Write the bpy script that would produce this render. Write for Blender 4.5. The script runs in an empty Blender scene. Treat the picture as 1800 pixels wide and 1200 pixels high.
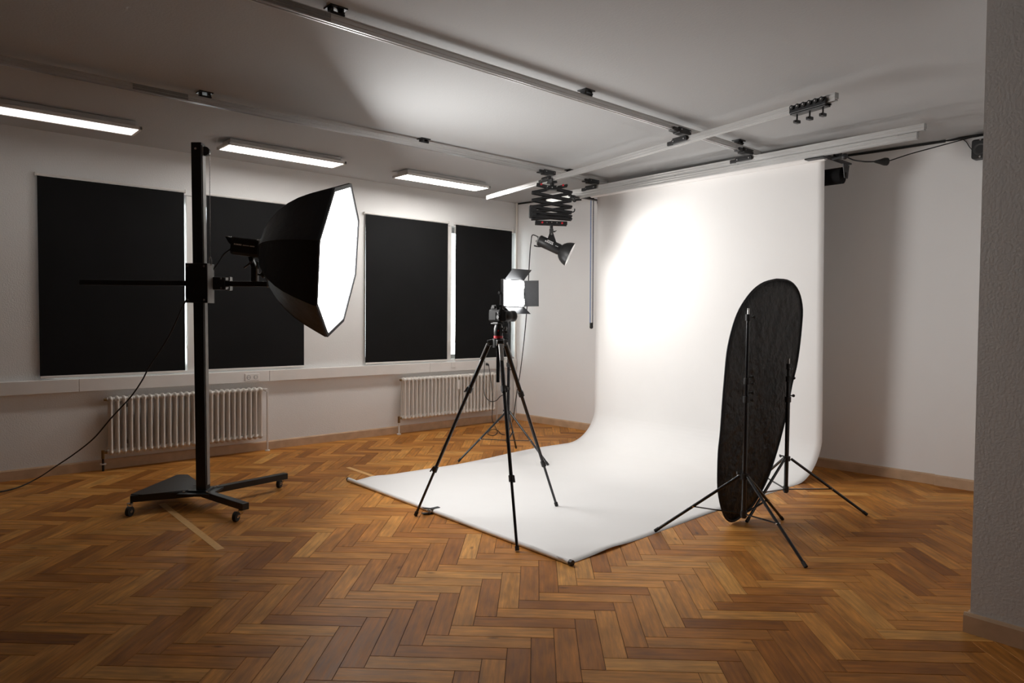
import bpy, bmesh, math, random
from mathutils import Vector, Matrix
V = Vector
PI = math.pi
random.seed(7)
scene = bpy.context.scene
COL = scene.collection

# ------------------------------------------------------------------ camera basis (metres; X along the back wall, Y along the window wall)
FPX = 1220.55                      # focal length for an 1800 px wide frame
CAM = V((0, 0, 1.5))
def _basis(pitch, roll, yaw):
    cp, sp = math.cos(pitch), math.sin(pitch)
    fw, up, rt = V((0, cp, -sp)), V((0, sp, cp)), V((1, 0, 0))
    c, s = math.cos(roll), math.sin(roll)
    r, u = rt*c + up*s, up*c - rt*s
    M = Matrix.Rotation(yaw, 3, 'Z')
    return M @ r, M @ u, M @ fw
RX, UX, FX = _basis(.0368, .0099, .8461)
def ray(px, py): return RX*((px-900)/FPX) - UX*((py-600)/FPX) + FX
def D(px, py, dep): return CAM + ray(px, py)*dep                 # measured point at a known distance
def Z(px, py, z=0.0):
    d = ray(px, py); return CAM + d*((z-CAM.z)/d.z)               # on a level plane
def X(px, py, x):
    d = ray(px, py); return CAM + d*((x-CAM.x)/d.x)
def Y(px, py, y):
    d = ray(px, py); return CAM + d*(y/d.y)

cam_data = bpy.data.cameras.new('camera')
cam = bpy.data.objects.new('render_camera', cam_data)
COL.objects.link(cam)
cam_data.sensor_width = 36
cam_data.lens = FPX/1800*36
cam_data.clip_start = .05
m = Matrix((RX, UX, -FX)).transposed().to_4x4()
m.translation = CAM
cam.matrix_world = m
scene.camera = cam

ZC = 3.118                 # ceiling height
XW = -7.507                # inner face of the window wall
SK = .0694
def yb(x): return 6.6836 + SK*(x+7.880)     # inner face of the slightly skewed back wall

# ------------------------------------------------------------------ materials
def mat(name, col, rough=.5, metal=0.0, spec=None, bump=None, var=None, emit=None, sheen=0):
    mt = bpy.data.materials.new(name); mt.use_nodes = True
    nt = mt.node_tree; b = nt.nodes['Principled BSDF']
    b.inputs['Base Color'].default_value = (*col, 1)
    b.inputs['Roughness'].default_value = rough
    b.inputs['Metallic'].default_value = metal
    if spec is not None: b.inputs['Specular IOR Level'].default_value = spec
    if sheen: b.inputs['Sheen Weight'].default_value = sheen
    tc = nt.nodes.new('ShaderNodeTexCoord')
    if var:      # (scale, amount) gentle mottling of the surface colour
        n = nt.nodes.new('ShaderNodeTexNoise'); n.inputs['Scale'].default_value = var[0]; n.inputs['Detail'].default_value = 4
        nt.links.new(tc.outputs['Object'], n.inputs['Vector'])
        r = nt.nodes.new('ShaderNodeValToRGB')
        a = var[1]
        r.color_ramp.elements[0].position = .3; r.color_ramp.elements[1].position = .7
        r.color_ramp.elements[0].color = (*[c*(1-a) for c in col], 1)
        r.color_ramp.elements[1].color = (*[min(1, c*(1+a)) for c in col], 1)
        nt.links.new(n.outputs['Fac'], r.inputs['Fac']); nt.links.new(r.outputs['Color'], b.inputs['Base Color'])
    if bump:     # (scale, strength, distance)
        n = nt.nodes.new('ShaderNodeTexNoise'); n.inputs['Scale'].default_value = bump[0]; n.inputs['Detail'].default_value = 3
        nt.links.new(tc.outputs['Object'], n.inputs['Vector'])
        bp = nt.nodes.new('ShaderNodeBump'); bp.inputs['Strength'].default_value = bump[1]; bp.inputs['Distance'].default_value = bump[2]
        nt.links.new(n.outputs['Fac'], bp.inputs['Height']); nt.links.new(bp.outputs['Normal'], b.inputs['Normal'])
    if emit:
        b.inputs['Emission Color'].default_value = (*emit[0], 1); b.inputs['Emission Strength'].default_value = emit[1]
    return mt

M = {}
M['wall'] = mat('wall_paint', (.80, .795, .785), .85, bump=(85, .35, .006), var=(.7, .03))
M['partition'] = mat('wall_paint_shaded', (.62, .605, .59), .85, bump=(85, .35, .006), var=(.7, .03))  # wall paint darkened, so the partition's shade is in its colour
M['backwall'] = mat('smooth_wall_paint', (.87, .865, .86), .8, bump=(20, .10, .003), var=(.6, .03))
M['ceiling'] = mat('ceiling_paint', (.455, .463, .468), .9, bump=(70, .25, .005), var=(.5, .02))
M['white'] = mat('white_lacquer', (.78, .76, .73), .4, var=(6, .03))
M['radiator'] = mat('radiator_enamel', (.74, .70, .65), .38, var=(8, .03))
M['pvc'] = mat('white_plastic', (.80, .77, .74), .45, var=(5, .03))
M['paper'] = mat('seamless_paper', (.86, .85, .84), .8, bump=(9, .08, .01), var=(1.6, .015))
M['black_metal'] = mat('black_powder_coat', (.012, .012, .013), .38, var=(30, .2))
M['black_gloss'] = mat('black_anodised_tube', (.010, .010, .012), .22, metal=.0, spec=.6, var=(40, .2))
M['black_plastic'] = mat('black_plastic', (.016, .016, .017), .45, bump=(220, .15, .001))
M['rubber'] = mat('black_rubber', (.011, .011, .011), .65, bump=(150, .2, .001))
M['fabric'] = mat('black_nylon', (.009, .010, .014), .55, spec=.35, bump=(14, .35, .012))
M['blind'] = mat('blackout_fabric', (.007, .007, .0075), .8, spec=.2, bump=(400, .15, .001), var=(3, .1))
M['reflector'] = mat('crinkled_black_cloth', (.009, .009, .009), .45, spec=.35, bump=(16, .9, .03))
M['alu'] = mat('anodised_aluminium', (.66, .655, .645), .33, metal=.72, var=(3, .04))
M['steel'] = mat('bright_steel', (.62, .61, .6), .25, metal=1.0, var=(30, .1))
M['grey_metal'] = mat('grey_painted_steel', (.30, .30, .29), .45, metal=.3, var=(20, .08))
M['red'] = mat('red_trim', (.55, .02, .03), .4, var=(30, .1))
M['camera_body'] = mat('camera_body_black', (.010, .010, .010), .55, spec=.15, bump=(300, .2, .001))
M['cone'] = mat('speaker_cone', (.05, .05, .05), .6, var=(30, .1))
M['silver'] = mat('silver_grey_body', (.42, .42, .41), .35, metal=.4, var=(60, .08))
M['glassy'] = mat('dark_lens_glass', (.01, .015, .03), .05, spec=.9, var=(30, .2))
M['tape'] = mat('beige_masking_tape', (.74, .42, .15), .6, bump=(120, .2, .001), var=(30, .06))
M['skirting'] = mat('pale_oak_skirting', (.56, .38, .24), .45, var=(9, .12))
M['brass'] = mat('aged_brass', (.25, .17, .08), .4, metal=.8, var=(40, .15))
M['mark'] = mat('printed_lettering', (.75, .75, .74), .5, var=(50, .05))
M['bead_blue'] = mat('blue_chain_plastic', (.22, .33, .62), .4, var=(40, .1))
M['bead_grey'] = mat('grey_chain_plastic', (.12, .12, .15), .4, var=(40, .1))
M['softlight'] = mat('softbox_diffuser', (.9, .9, .9), .6, var=(2, .02), emit=((1.0, .985, .965), 21.0))
M['ledlight'] = mat('led_diffuser', (.9, .9, .9), .5, var=(2, .02), emit=((.96, .98, 1.0), 20.0))
for nm_, st_ in (('dim', 2.6), ('mid', 16.0), ('full', 31.0)): M['lamp_'+nm_] = mat('opal_lamp_cover_'+nm_, (.85, .85, .85), .5, var=(2, .02), emit=((1.0, .97, .93), st_))
M['bulb'] = mat('flash_tube_glow', (.9, .9, .9), .5, var=(2, .02), emit=((1.0, .97, .93), 60.0))
M['innersilver'] = mat('reflector_silver', (.75, .75, .75), .3, metal=1.0, var=(50, .05))

def glass_mat():
    mt = bpy.data.materials.new('window_glass'); mt.use_nodes = True
    nt = mt.node_tree; nt.nodes.clear()
    o = nt.nodes.new('ShaderNodeOutputMaterial'); mx = nt.nodes.new('ShaderNodeMixShader')
    t = nt.nodes.new('ShaderNodeBsdfTransparent'); g = nt.nodes.new('ShaderNodeBsdfGlossy')
    g.inputs['Roughness'].default_value = .02; t.inputs['Color'].default_value = (.93, .96, .95, 1)
    f = nt.nodes.new('ShaderNodeFresnel'); f.inputs['IOR'].default_value = 1.45
    nt.links.new(f.outputs[0], mx.inputs[0]); nt.links.new(t.outputs[0], mx.inputs[1]); nt.links.new(g.outputs[0], mx.inputs[2])
    nt.links.new(mx.outputs[0], o.inputs[0])
    return mt
M['glass'] = glass_mat()

def parquet_mat():
    mt = bpy.data.materials.new('oak_herringbone_parquet'); mt.use_nodes = True
    nt = mt.node_tree; N = nt.nodes; L = nt.links; b = N['Principled BSDF']
    at = N.new('ShaderNodeAttribute'); at.attribute_name = 'plank'          # random shade and offset per plank
    sep = N.new('ShaderNodeSeparateColor'); L.new(at.outputs['Color'], sep.inputs[0])
    uv = N.new('ShaderNodeUVMap'); uv.uv_map = 'UVMap'                        # metres along / across the plank
    base = N.new('ShaderNodeValToRGB'); cr = base.color_ramp
    cols = [(0.0, (.265, .092, .017)), (.2, (.400, .150, .030)), (.45, (.505, .205, .043)), (.7, (.600, .262, .060)), (1.0, (.690, .345, .095))]
    while len(cr.elements) < len(cols): cr.elements.new(.5)
    for e, (p, c) in zip(cr.elements, cols): e.position = p; e.color = (*c, 1)
    L.new(sep.outputs[0], base.inputs['Fac'])
    off = N.new('ShaderNodeCombineXYZ')
    mu = N.new('ShaderNodeMath'); mu.operation = 'MULTIPLY'; mu.inputs[1].default_value = 37.0; L.new(sep.outputs[1], mu.inputs[0])
    L.new(mu.outputs[0], off.inputs[0]); L.new(mu.outputs[0], off.inputs[2])
    add = N.new('ShaderNodeVectorMath'); L.new(uv.outputs[0], add.inputs[0]); L.new(off.outputs[0], add.inputs[1])
    mp = N.new('ShaderNodeMapping'); mp.inputs['Scale'].default_value = (3.2, 34, 1); L.new(add.outputs[0], mp.inputs['Vector'])
    g = N.new('ShaderNodeTexNoise'); g.inputs['Scale'].default_value = 1.6; g.inputs['Detail'].default_value = 6; g.inputs['Roughness'].default_value = .65
    L.new(mp.outputs[0], g.inputs['Vector'])
    mp2 = N.new('ShaderNodeMapping'); mp2.inputs['Scale'].default_value = (1.3, 9, 1); L.new(add.outputs[0], mp2.inputs['Vector'])
    w = N.new('ShaderNodeTexWave'); w.wave_type = 'BANDS'; w.bands_direction = 'Y'
    w.inputs['Scale'].default_value = .9; w.inputs['Distortion'].default_value = 7; w.inputs['Detail'].default_value = 3; w.inputs['Detail Scale'].default_value = .8
    L.new(mp2.outputs[0], w.inputs['Vector'])
    mp3 = N.new('ShaderNodeMapping'); mp3.inputs['Scale'].default_value = (4, 9, 1); L.new(add.outputs[0], mp3.inputs['Vector'])
    blot = N.new('ShaderNodeTexNoise'); blot.inputs['Scale'].default_value = 1.1; blot.inputs['Detail'].default_value = 2
    L.new(mp3.outputs[0], blot.inputs['Vector'])
    def rng(node, o, a, bb):
        r = N.new('ShaderNodeMapRange'); r.inputs['From Min'].default_value = .3; r.inputs['From Max'].default_value = .7
        r.inputs['To Min'].default_value = a; r.inputs['To Max'].default_value = bb
        L.new(node.outputs[o], r.inputs['Value']); return r
    r1 = rng(g, 'Fac', .66, 1.22); r2 = rng(w, 'Fac', .95, 1.03); r3 = rng(blot, 'Fac', .74, 1.12)
    m1 = N.new('ShaderNodeMath'); m1.operation = 'MULTIPLY'; L.new(r1.outputs[0], m1.inputs[0]); L.new(r2.outputs[0], m1.inputs[1])
    m2 = N.new('ShaderNodeMath'); m2.operation = 'MULTIPLY'; L.new(m1.outputs[0], m2.inputs[0]); L.new(r3.outputs[0], m2.inputs[1])
    mix = N.new('ShaderNodeVectorMath'); mix.operation = 'SCALE'; L.new(base.outputs['Color'], mix.inputs[0]); L.new(m2.outputs[0], mix.inputs['Scale'])
    # dark knots
    vo = N.new('ShaderNodeTexVoronoi'); vo.inputs['Scale'].default_value = 1.0
    mp4 = N.new('ShaderNodeMapping'); mp4.inputs['Scale'].default_value = (3.0, 7.0, 1); L.new(add.outputs[0], mp4.inputs['Vector']); L.new(mp4.outputs[0], vo.inputs['Vector'])
    kr = N.new('ShaderNodeMapRange'); kr.inputs['From Min'].default_value = .03; kr.inputs['From Max'].default_value = .11
    kr.inputs['To Min'].default_value = .45; kr.inputs['To Max'].default_value = 1; L.new(vo.outputs['Distance'], kr.inputs['Value'])
    mx = N.new('ShaderNodeVectorMath'); mx.operation = 'SCALE'; L.new(mix.outputs[0], mx.inputs[0]); L.new(kr.outputs[0], mx.inputs['Scale'])
    L.new(mx.outputs[0], b.inputs['Base Color'])
    rr = rng(g, 'Fac', .44, .56); L.new(rr.outputs[0], b.inputs['Roughness'])
    b.inputs['Specular IOR Level'].default_value = .15
    bp = N.new('ShaderNodeBump'); bp.inputs['Strength'].default_value = .18; bp.inputs['Distance'].default_value = .002
    L.new(g.outputs['Fac'], bp.inputs['Height']); L.new(bp.outputs['Normal'], b.inputs['Normal'])
    return mt
M['parquet'] = parquet_mat()
M['dark'] = mat('dark_grey_paint', (.10, .095, .09), .8, bump=(60, .2, .004))
M['gap'] = mat('floor_joint_dirt', (.05, .026, .012), .8, var=(20, .2))

# ------------------------------------------------------------------ mesh helpers
WORLD = {}          # object -> world position of its origin
def frame(d, up=None):
    d = V(d).normalized()
    up = V(up) if up is not None else (V((0, 0, 1)) if abs(d.z) < .95 else V((1, 0, 0)))
    x = up.cross(d).normalized(); y = d.cross(x)
    return x, y, d
class MB:
    def __init__(s): s.v = []; s.f = []; s.sm = []; s.mi = []; s.cur = 0
    def add(s, vs, fs, smooth=False):
        n = len(s.v); s.v += [V(a) for a in vs]
        for f in fs:
            s.f.append([i+n for i in f]); s.sm.append(smooth); s.mi.append(s.cur)
        return s
    def box(s, c, size, axes=None, bev=0.0):
        bm = bmesh.new(); bmesh.ops.create_cube(bm, size=1)
        for v in bm.verts: v.co = V((v.co.x*size[0], v.co.y*size[1], v.co.z*size[2]))
        if bev: bmesh.ops.bevel(bm, geom=list(bm.edges), offset=min(bev, min(size)*.45), segments=2, affect='EDGES', profile=.5)
        ax = axes or (V((1, 0, 0)), V((0, 1, 0)), V((0, 0, 1)))
        bm.verts.index_update()
        s.add([V(c)+ax[0]*v.co.x+ax[1]*v.co.y+ax[2]*v.co.z for v in bm.verts], [[v.index for v in f.verts] for f in bm.faces])
        bm.free(); return s
    def bar(s, a, b, w, h, up=None, bev=0.0):       # box beam from a to b, w across, h along up
        a, b = V(a), V(b); x, y, d = frame(b-a, up)
        return s.box((a+b)/2, (w, h, (b-a).length), (x, y, d), bev)
    def cyl(s, a, b, r0, r1=None, n=14, caps=True):
        a, b = V(a), V(b); r1 = r0 if r1 is None else r1
        x, y, d = frame(b-a)
        ring = [(math.cos(2*PI*i/n), math.sin(2*PI*i/n)) for i in range(n)]
        vs = [a+(x*c+y*q)*r0 for c, q in ring]+[b+(x*c+y*q)*r1 for c, q in ring]
        s.add(vs, [[i, (i+1) % n, n+(i+1) % n, n+i] for i in range(n)], True)
        if caps: s.add(vs, [list(range(n))[::-1], list(range(n, 2*n))])
        return s
    def tube(s, pts, r, n=8, closed=False):
        pts = [V(p) for p in pts]; m_ = len(pts); rings = []; px = None
        for i in range(m_):
            if closed: d = pts[(i+1) % m_]-pts[i-1]
            else: d = pts[min(i+1, m_-1)]-pts[max(i-1, 0)]
            d.normalize()
            if px is None: px = frame(d)[0]
            px = (px-d*px.dot(d)).normalized(); py = d.cross(px)
            rr = r[i] if isinstance(r, (list, tuple)) else r
            rings.append([pts[i]+(px*math.cos(2*PI*k/n)+py*math.sin(2*PI*k/n))*rr for k in range(n)])
        vs = [p for q in rings for p in q]; fs = []
        for i in range(m_ if closed else m_-1):
            j = (i+1) % m_
            for k in range(n): fs.append([i*n+k, i*n+(k+1) % n, j*n+(k+1) % n, j*n+k])
        s.add(vs, fs, True)
        if not closed: s.add(vs, [list(range(n))[::-1], list(range((m_-1)*n, m_*n))])
        return s
    def sphere(s, c, r, sc=(1, 1, 1), n=12, m_=8, axes=None):
        ax = axes or (V((1, 0, 0)), V((0, 1, 0)), V((0, 0, 1))); vs = []; fs = []
        for i in range(m_+1):
            t = PI*i/m_
            for k in range(n):
                p = 2*PI*k/n
                vs.append(V(c)+ax[0]*(r*sc[0]*math.sin(t)*math.cos(p))+ax[1]*(r*sc[1]*math.sin(t)*math.sin(p))+ax[2]*(r*sc[2]*math.cos(t)))
        for i in range(m_):
            for k in range(n): fs.append([i*n+k, (i+1)*n+k, (i+1)*n+(k+1) % n, i*n+(k+1) % n])
        return s.add(vs, fs, True)
    def lathe(s, prof, o, axis, n=20, up=None, phase=0, smooth=True, flatsides=False):   # prof: [(t, r)]
        x, y, d = frame(axis, up); o = V(o); vs = []
        for t, r in prof:
            for k in range(n):
                a = 2*PI*k/n+phase
                vs.append(o+d*t+(x*math.cos(a)+y*math.sin(a))*r)
        fs = [[i*n+k, i*n+(k+1) % n, (i+1)*n+(k+1) % n, (i+1)*n+k] for i in range(len(prof)-1) for k in range(n)]
        return s.add(vs, fs, smooth)
    def prism(s, pts, vec):      # planar polygon extruded by vec
        pts = [V(p) for p in pts]; n = len(pts); vec = V(vec)
        vs = pts+[p+vec for p in pts]
        s.add(vs, [list(range(n))[::-1], list(range(n, 2*n))]+[[i, (i+1) % n, n+(i+1) % n, n+i] for i in range(n)])
        return s
    def build(s, name, mt, parent=None, loc=None, recalc=True):
        o0 = WORLD[parent] if parent is not None else (V(loc) if loc is not None else V((0, 0, 0)))
        me = bpy.data.meshes.new(name)
        me.from_pydata([p-o0 for p in s.v], [], s.f)
        mts = mt if isinstance(mt, (list, tuple)) else [mt]
        for q in mts: me.materials.append(q)
        for p, sm, mi in zip(me.polygons, s.sm, s.mi): p.use_smooth = sm; p.material_index = mi
        if recalc:
            bm = bmesh.new(); bm.from_mesh(me); bmesh.ops.recalc_face_normals(bm, faces=bm.faces); bm.to_mesh(me); bm.free()
        ob = bpy.data.objects.new(name, me); COL.objects.link(ob)
        if parent is not None: ob.parent = parent
        else: ob.location = o0
        WORLD[ob] = o0
        return ob
def tag(o, label=None, cat=None, group=None, kind=None):
    if label: o['label'] = label
    if cat: o['category'] = cat
    if group: o['group'] = group
    if kind: o['kind'] = kind
    return o
def thing(name, label, cat, loc, group=None):
    o = bpy.data.objects.new(name, None); COL.objects.link(o); o.location = V(loc); o.empty_display_size = .1
    WORLD[o] = V(loc); return tag(o, label, cat, group)
def struct(name, mb, mt): return tag(mb.build(name, mt), kind='structure')
def smoothpath(pts, sub=6):
    pts = [V(p) for p in pts]; out = []
    for i in range(len(pts)-1):
        p0, p1, p2, p3 = pts[max(i-1, 0)], pts[i], pts[i+1], pts[min(i+2, len(pts)-1)]
        for k in range(sub):
            t = k/sub
            out.append(.5*((2*p1)+(p2-p0)*t+(2*p0-5*p1+4*p2-p3)*t*t+(3*p1-p0-3*p2+p3)*t**3))
    out.append(pts[-1]); return out
UP = V((0, 0, 1))
RH = V((RX.x, RX.y, 0)).normalized()      # level direction along the picture plane, used for things that stand square to it
FH = V((FX.x, FX.y, 0)).normalized()

# ------------------------------------------------------------------ floor
def build_floor():
    W = .1067; Lr = 4.64; ang = .8114
    ox, oy = -2.4645*1.0563, 2.3803*1.0563
    eu = V((math.cos(ang), math.sin(ang), 0)); ev = V((-math.sin(ang), math.cos(ang), 0))
    me = bpy.data.meshes.new('floor'); bm = bmesh.new()
    uvl = bm.loops.layers.uv.new('UVMap'); cl = bm.loops.layers.float_color.new('plank')
    x0, x1, y0, y1 = -7.62, 3.6, -2.6, 7.5
    def plank(u0, u1, v0, v1, along_u):
        c = V((ox, oy, 0))+(eu*((u0+u1)/2)+ev*((v0+v1)/2))*W
        if not (x0-.3 < c.x < x1+.3 and y0-.3 < c.y < y1+.3): return
        if c.x > -.7 and c.y > 4.2: return
        rc = (random.betavariate(2.2, 2.2), random.random(), 0, 1)
        g = .0085; g2 = .02
        def P(u, v, z): return V((ox, oy, z))+(eu*u+ev*v)*W
        top = [(u0+g2, v0+g2), (u1-g2, v0+g2), (u1-g2, v1-g2), (u0+g2, v1-g2)]
        bot = [(u0+g, v0+g), (u1-g, v0+g), (u1-g, v1-g), (u0+g, v1-g)]
        tv = [bm.verts.new(P(u, v, 0)) for u, v in top]; bv = [bm.verts.new(P(u, v, -.0025)) for u, v in bot]
        qs = [(tv, top)]+[([bv[i], bv[(i+1) % 4], tv[(i+1) % 4], tv[i]], [bot[i], bot[(i+1) % 4], top[(i+1) % 4], top[i]]) for i in range(4)]
        for vs, uvs in qs:
            f = bm.faces.new(vs)
            for lp, (u, v) in zip(f.loops, uvs):
                a, b = ((u-u0)*W, (v-v0)*W) if along_u else ((v-v0)*W, (u-u0)*W)
                lp[uvl].uv = (a, b); lp[cl] = rc
    for c in range(-14, 15):
        for k in range(-90, 91):
            U0 = c*Lr+k; V0 = -c*Lr+k
            # columns repeat by (L+5W-ish): step is (L, -L) plus any number of (1, 1)
            plank(U0, U0+Lr, V0, V0+1, True)
            plank(U0+Lr-1, U0+Lr, V0-Lr, V0, False)
    n0 = len(bm.faces)
    vs = [bm.verts.new(p) for p in ((x0, y0, -.0024), (x1, y0, -.0024), (x1, y1, -.0024), (x0, y1, -.0024))]
    f = bm.faces.new(vs); f.material_index = 1
    for lp in f.loops: lp[cl] = (0, 0, 0, 1)
    # slab thickness
    vb = [bm.verts.new(p) for p in ((x0, y0, -.2), (x1, y0, -.2), (x1, y1, -.2), (x0, y1, -.2))]
    for q in ([vb[3], vb[2], vb[1], vb[0]], [vs[0], vb[0], vb[1], vs[1]], [vs[1], vb[1], vb[2], vs[2]], [vs[2], vb[2], vb[3], vs[3]], [vs[3], vb[3], vb[0], vs[0]]):
        ff = bm.faces.new(q); ff.material_index = 1
        for lp in ff.loops: lp[cl] = (0, 0, 0, 1)
    bm.to_mesh(me); bm.free()
    me.materials.append(M['parquet']); me.materials.append(M['gap'])
    o = bpy.data.objects.new('floor', me); COL.objects.link(o); WORLD[o] = V((0, 0, 0)); tag(o, kind='structure')
build_floor()

# ------------------------------------------------------------------ room shell
XR = 3.4; YN = -2.4
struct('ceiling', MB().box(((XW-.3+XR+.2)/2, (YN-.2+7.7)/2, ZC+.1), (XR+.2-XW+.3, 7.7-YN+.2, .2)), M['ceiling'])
WIN = [(.962, 3.445), (4.262, 6.695)]; WZ0, WZ1 = .895, 2.69
mb = MB(); T = .34; xc = XW-T/2
mb.box((xc, (YN+7.2)/2, WZ0/2), (T, 7.2-YN, WZ0)); mb.box((xc, (YN+7.2)/2, (WZ1+ZC)/2), (T, 7.2-YN, ZC-WZ1))
edges = [YN, WIN[0][0], WIN[0][1], WIN[1][0], WIN[1][1], 7.2]
for a, b in ((0, 1), (2, 3), (4, 5)): mb.box((xc, (edges[a]+edges[b])/2, (WZ0+WZ1)/2), (T, edges[b]-edges[a], WZ1-WZ0))
struct('wall_left', mb, M['wall'])
def wallpts(x0, x1, t=.25, off=0.0):
    return [V((x0, yb(x0)-off, 0)), V((x1, yb(x1)-off, 0)), V((x1, yb(x1)+t, 0)), V((x0, yb(x0)+t, 0))]
struct('wall_back', MB().prism(wallpts(XW-.2, -2.14), (0, 0, ZC)), M['backwall'])
struct('wall_back_return', MB().prism(wallpts(-2.14, -.7, .25, .022), (0, 0, ZC)), M['backwall'])
# partition whose edge stands at the right of the view: face towards the camera at y = 3.845
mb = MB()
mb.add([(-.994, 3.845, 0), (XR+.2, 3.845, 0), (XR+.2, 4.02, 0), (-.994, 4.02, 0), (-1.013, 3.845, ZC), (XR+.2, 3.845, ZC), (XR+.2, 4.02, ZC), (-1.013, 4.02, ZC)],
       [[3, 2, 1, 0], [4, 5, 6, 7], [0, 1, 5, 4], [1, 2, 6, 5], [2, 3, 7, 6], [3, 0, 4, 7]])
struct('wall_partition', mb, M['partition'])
struct('wall_right', MB().box((-.87, 5.62, ZC/2), (.24, 3.2, ZC)), M['backwall'])
struct('wall_far_right', MB().box((XR+.1, (YN+3.85)/2, ZC/2), (.2, 3.85-YN, ZC)), M['dark'])
struct('wall_rear', MB().box(((XW+XR)/2, YN-.1, ZC/2), (XR-XW+.8, .2, ZC)), M['dark'])
# baseboards
BH, BT = .095, .022
def board(name, a, b, n):
    a, b, n = V(a), V(b), V(n).normalized()
    d = (b-a).normalized()
    prof = [(0, 0), (BT, 0), (BT, BH-.012), (BT-.008, BH), (0, BH)]
    vs = [a+n*p+UP*z for p, z in prof]
    struct(name, MB().prism(vs, b-a), M['skirting'])
board('baseboard_left', (XW, YN, 0), (XW, yb(XW), 0), (1, 0, 0))
board('baseboard_back', (XW, yb(XW), 0), (-2.14, yb(-2.14), 0), (SK, -1, 0))
board('baseboard_back_return', (-2.14, yb(-2.14)-.022, 0), (-1.0, yb(-1.0)-.022, 0), (SK, -1, 0))
board('baseboard_partition', (-1.018, 3.845, 0), (XR, 3.845, 0), (0, -1, 0))
board('baseboard_right', (-.994, 3.85, 0), (-.994, 7.0, 0), (-1, 0, 0))

# windows: frame with centre post, sill and panes, set back in each opening
for i, (ya, ybb) in enumerate(WIN):
    f = MB(); xo = XW-.21; ym = (2.295, 5.537)[i]
    w = .07
    f.box((xo, ya+w/2, (WZ0+WZ1)/2), (.07, w, WZ1-WZ0), bev=.004); f.box((xo, ybb-w/2, (WZ0+WZ1)/2), (.07, w, WZ1-WZ0), bev=.004)
    f.box((xo, (ya+ybb)/2, WZ0+w/2), (.07, ybb-ya, w), bev=.004); f.box((xo, (ya+ybb)/2, WZ1-w/2), (.07, ybb-ya, w), bev=.004)
    f.box((xo, ym, (WZ0+WZ1)/2), (.07, .10, WZ1-WZ0), bev=.004)
    f.box((XW-.095, (2.292, 5.522)[i], (WZ0+WZ1)/2), (.17, (.150, .082)[i], WZ1-WZ0-.01), bev=.004)
    fo = tag(f.build('window_%d' % (i+1), M['white']), kind='structure')
    for a, b in ((ya+w, ym-.05), (ym+.05, ybb-w)):
        MB().box((xo, (a+b)/2, (WZ0+WZ1)/2), (.006, b-a, WZ1-WZ0-2*w)).build('pane', M['glass'], fo)
    MB().box((XW-.085, (ya+ybb)/2, WZ0+.008), (.17, ybb-ya-.01, .016), bev=.003).build('sill', M['white'], fo)

# cable trunking under the windows
mb = MB(); TZ0, TZ1, TD = .757, .878, .055
joints = [YN, 1.25, 3.05, 5.18, yb(XW)-.01]
for a, b in zip(joints[:-1], joints[1:]): mb.box((XW+TD/2, (a+b)/2, (TZ0+TZ1)/2), (TD, b-a-.003, TZ1-TZ0), bev=.004)
mb.box((XW+.02, (YN+6.69)/2, TZ1-.006), (.05, 6.69-YN, .01))
struct('trim_1', mb, M['pvc'])

# ------------------------------------------------------------------ wall sockets on the trunking
def socket(name, y, z, gangs, label, plugged=False, blank=False):
    o = thing(name, label, 'socket', (XW+TD, y, z), 'sockets on the window trunking')
    p = MB(); p.box((XW+TD+.005, y, z), (.01, .078*gangs, .078), bev=.006); p.build('cover_plate', M['pvc'], o)
    if not blank:
        for g in range(gangs):
            yy = y+(g-(gangs-1)/2)*.076
            MB().cyl((XW+TD+.004, yy, z), (XW+TD+.0125, yy, z), .0225, n=20).build('recess', M['grey_metal'], o)
            ins = MB(); ins.cyl((XW+TD+.012, yy, z), (XW+TD+.0135, yy, z), .018, n=20); ins.build('insert', M['pvc'], o)
            h = MB()
            for s_ in (-1, 1): h.cyl((XW+TD+.013, yy+s_*.0095, z), (XW+TD+.0145, yy+s_*.0095, z), .004, n=8)
            h.build('contact_hole', M['rubber'], o)
    return o
socket('wall_socket', 2.855, .812, 2, 'white double wall socket set in the trunking right of the black column stand')
socket('wall_socket', 5.553, .838, 1, 'blank white cover plate in the trunking under the narrow window post', blank=True)
socket('wall_socket', 6.12, .828, 1, 'white single wall socket with a black plug, above the far radiator')

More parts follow.
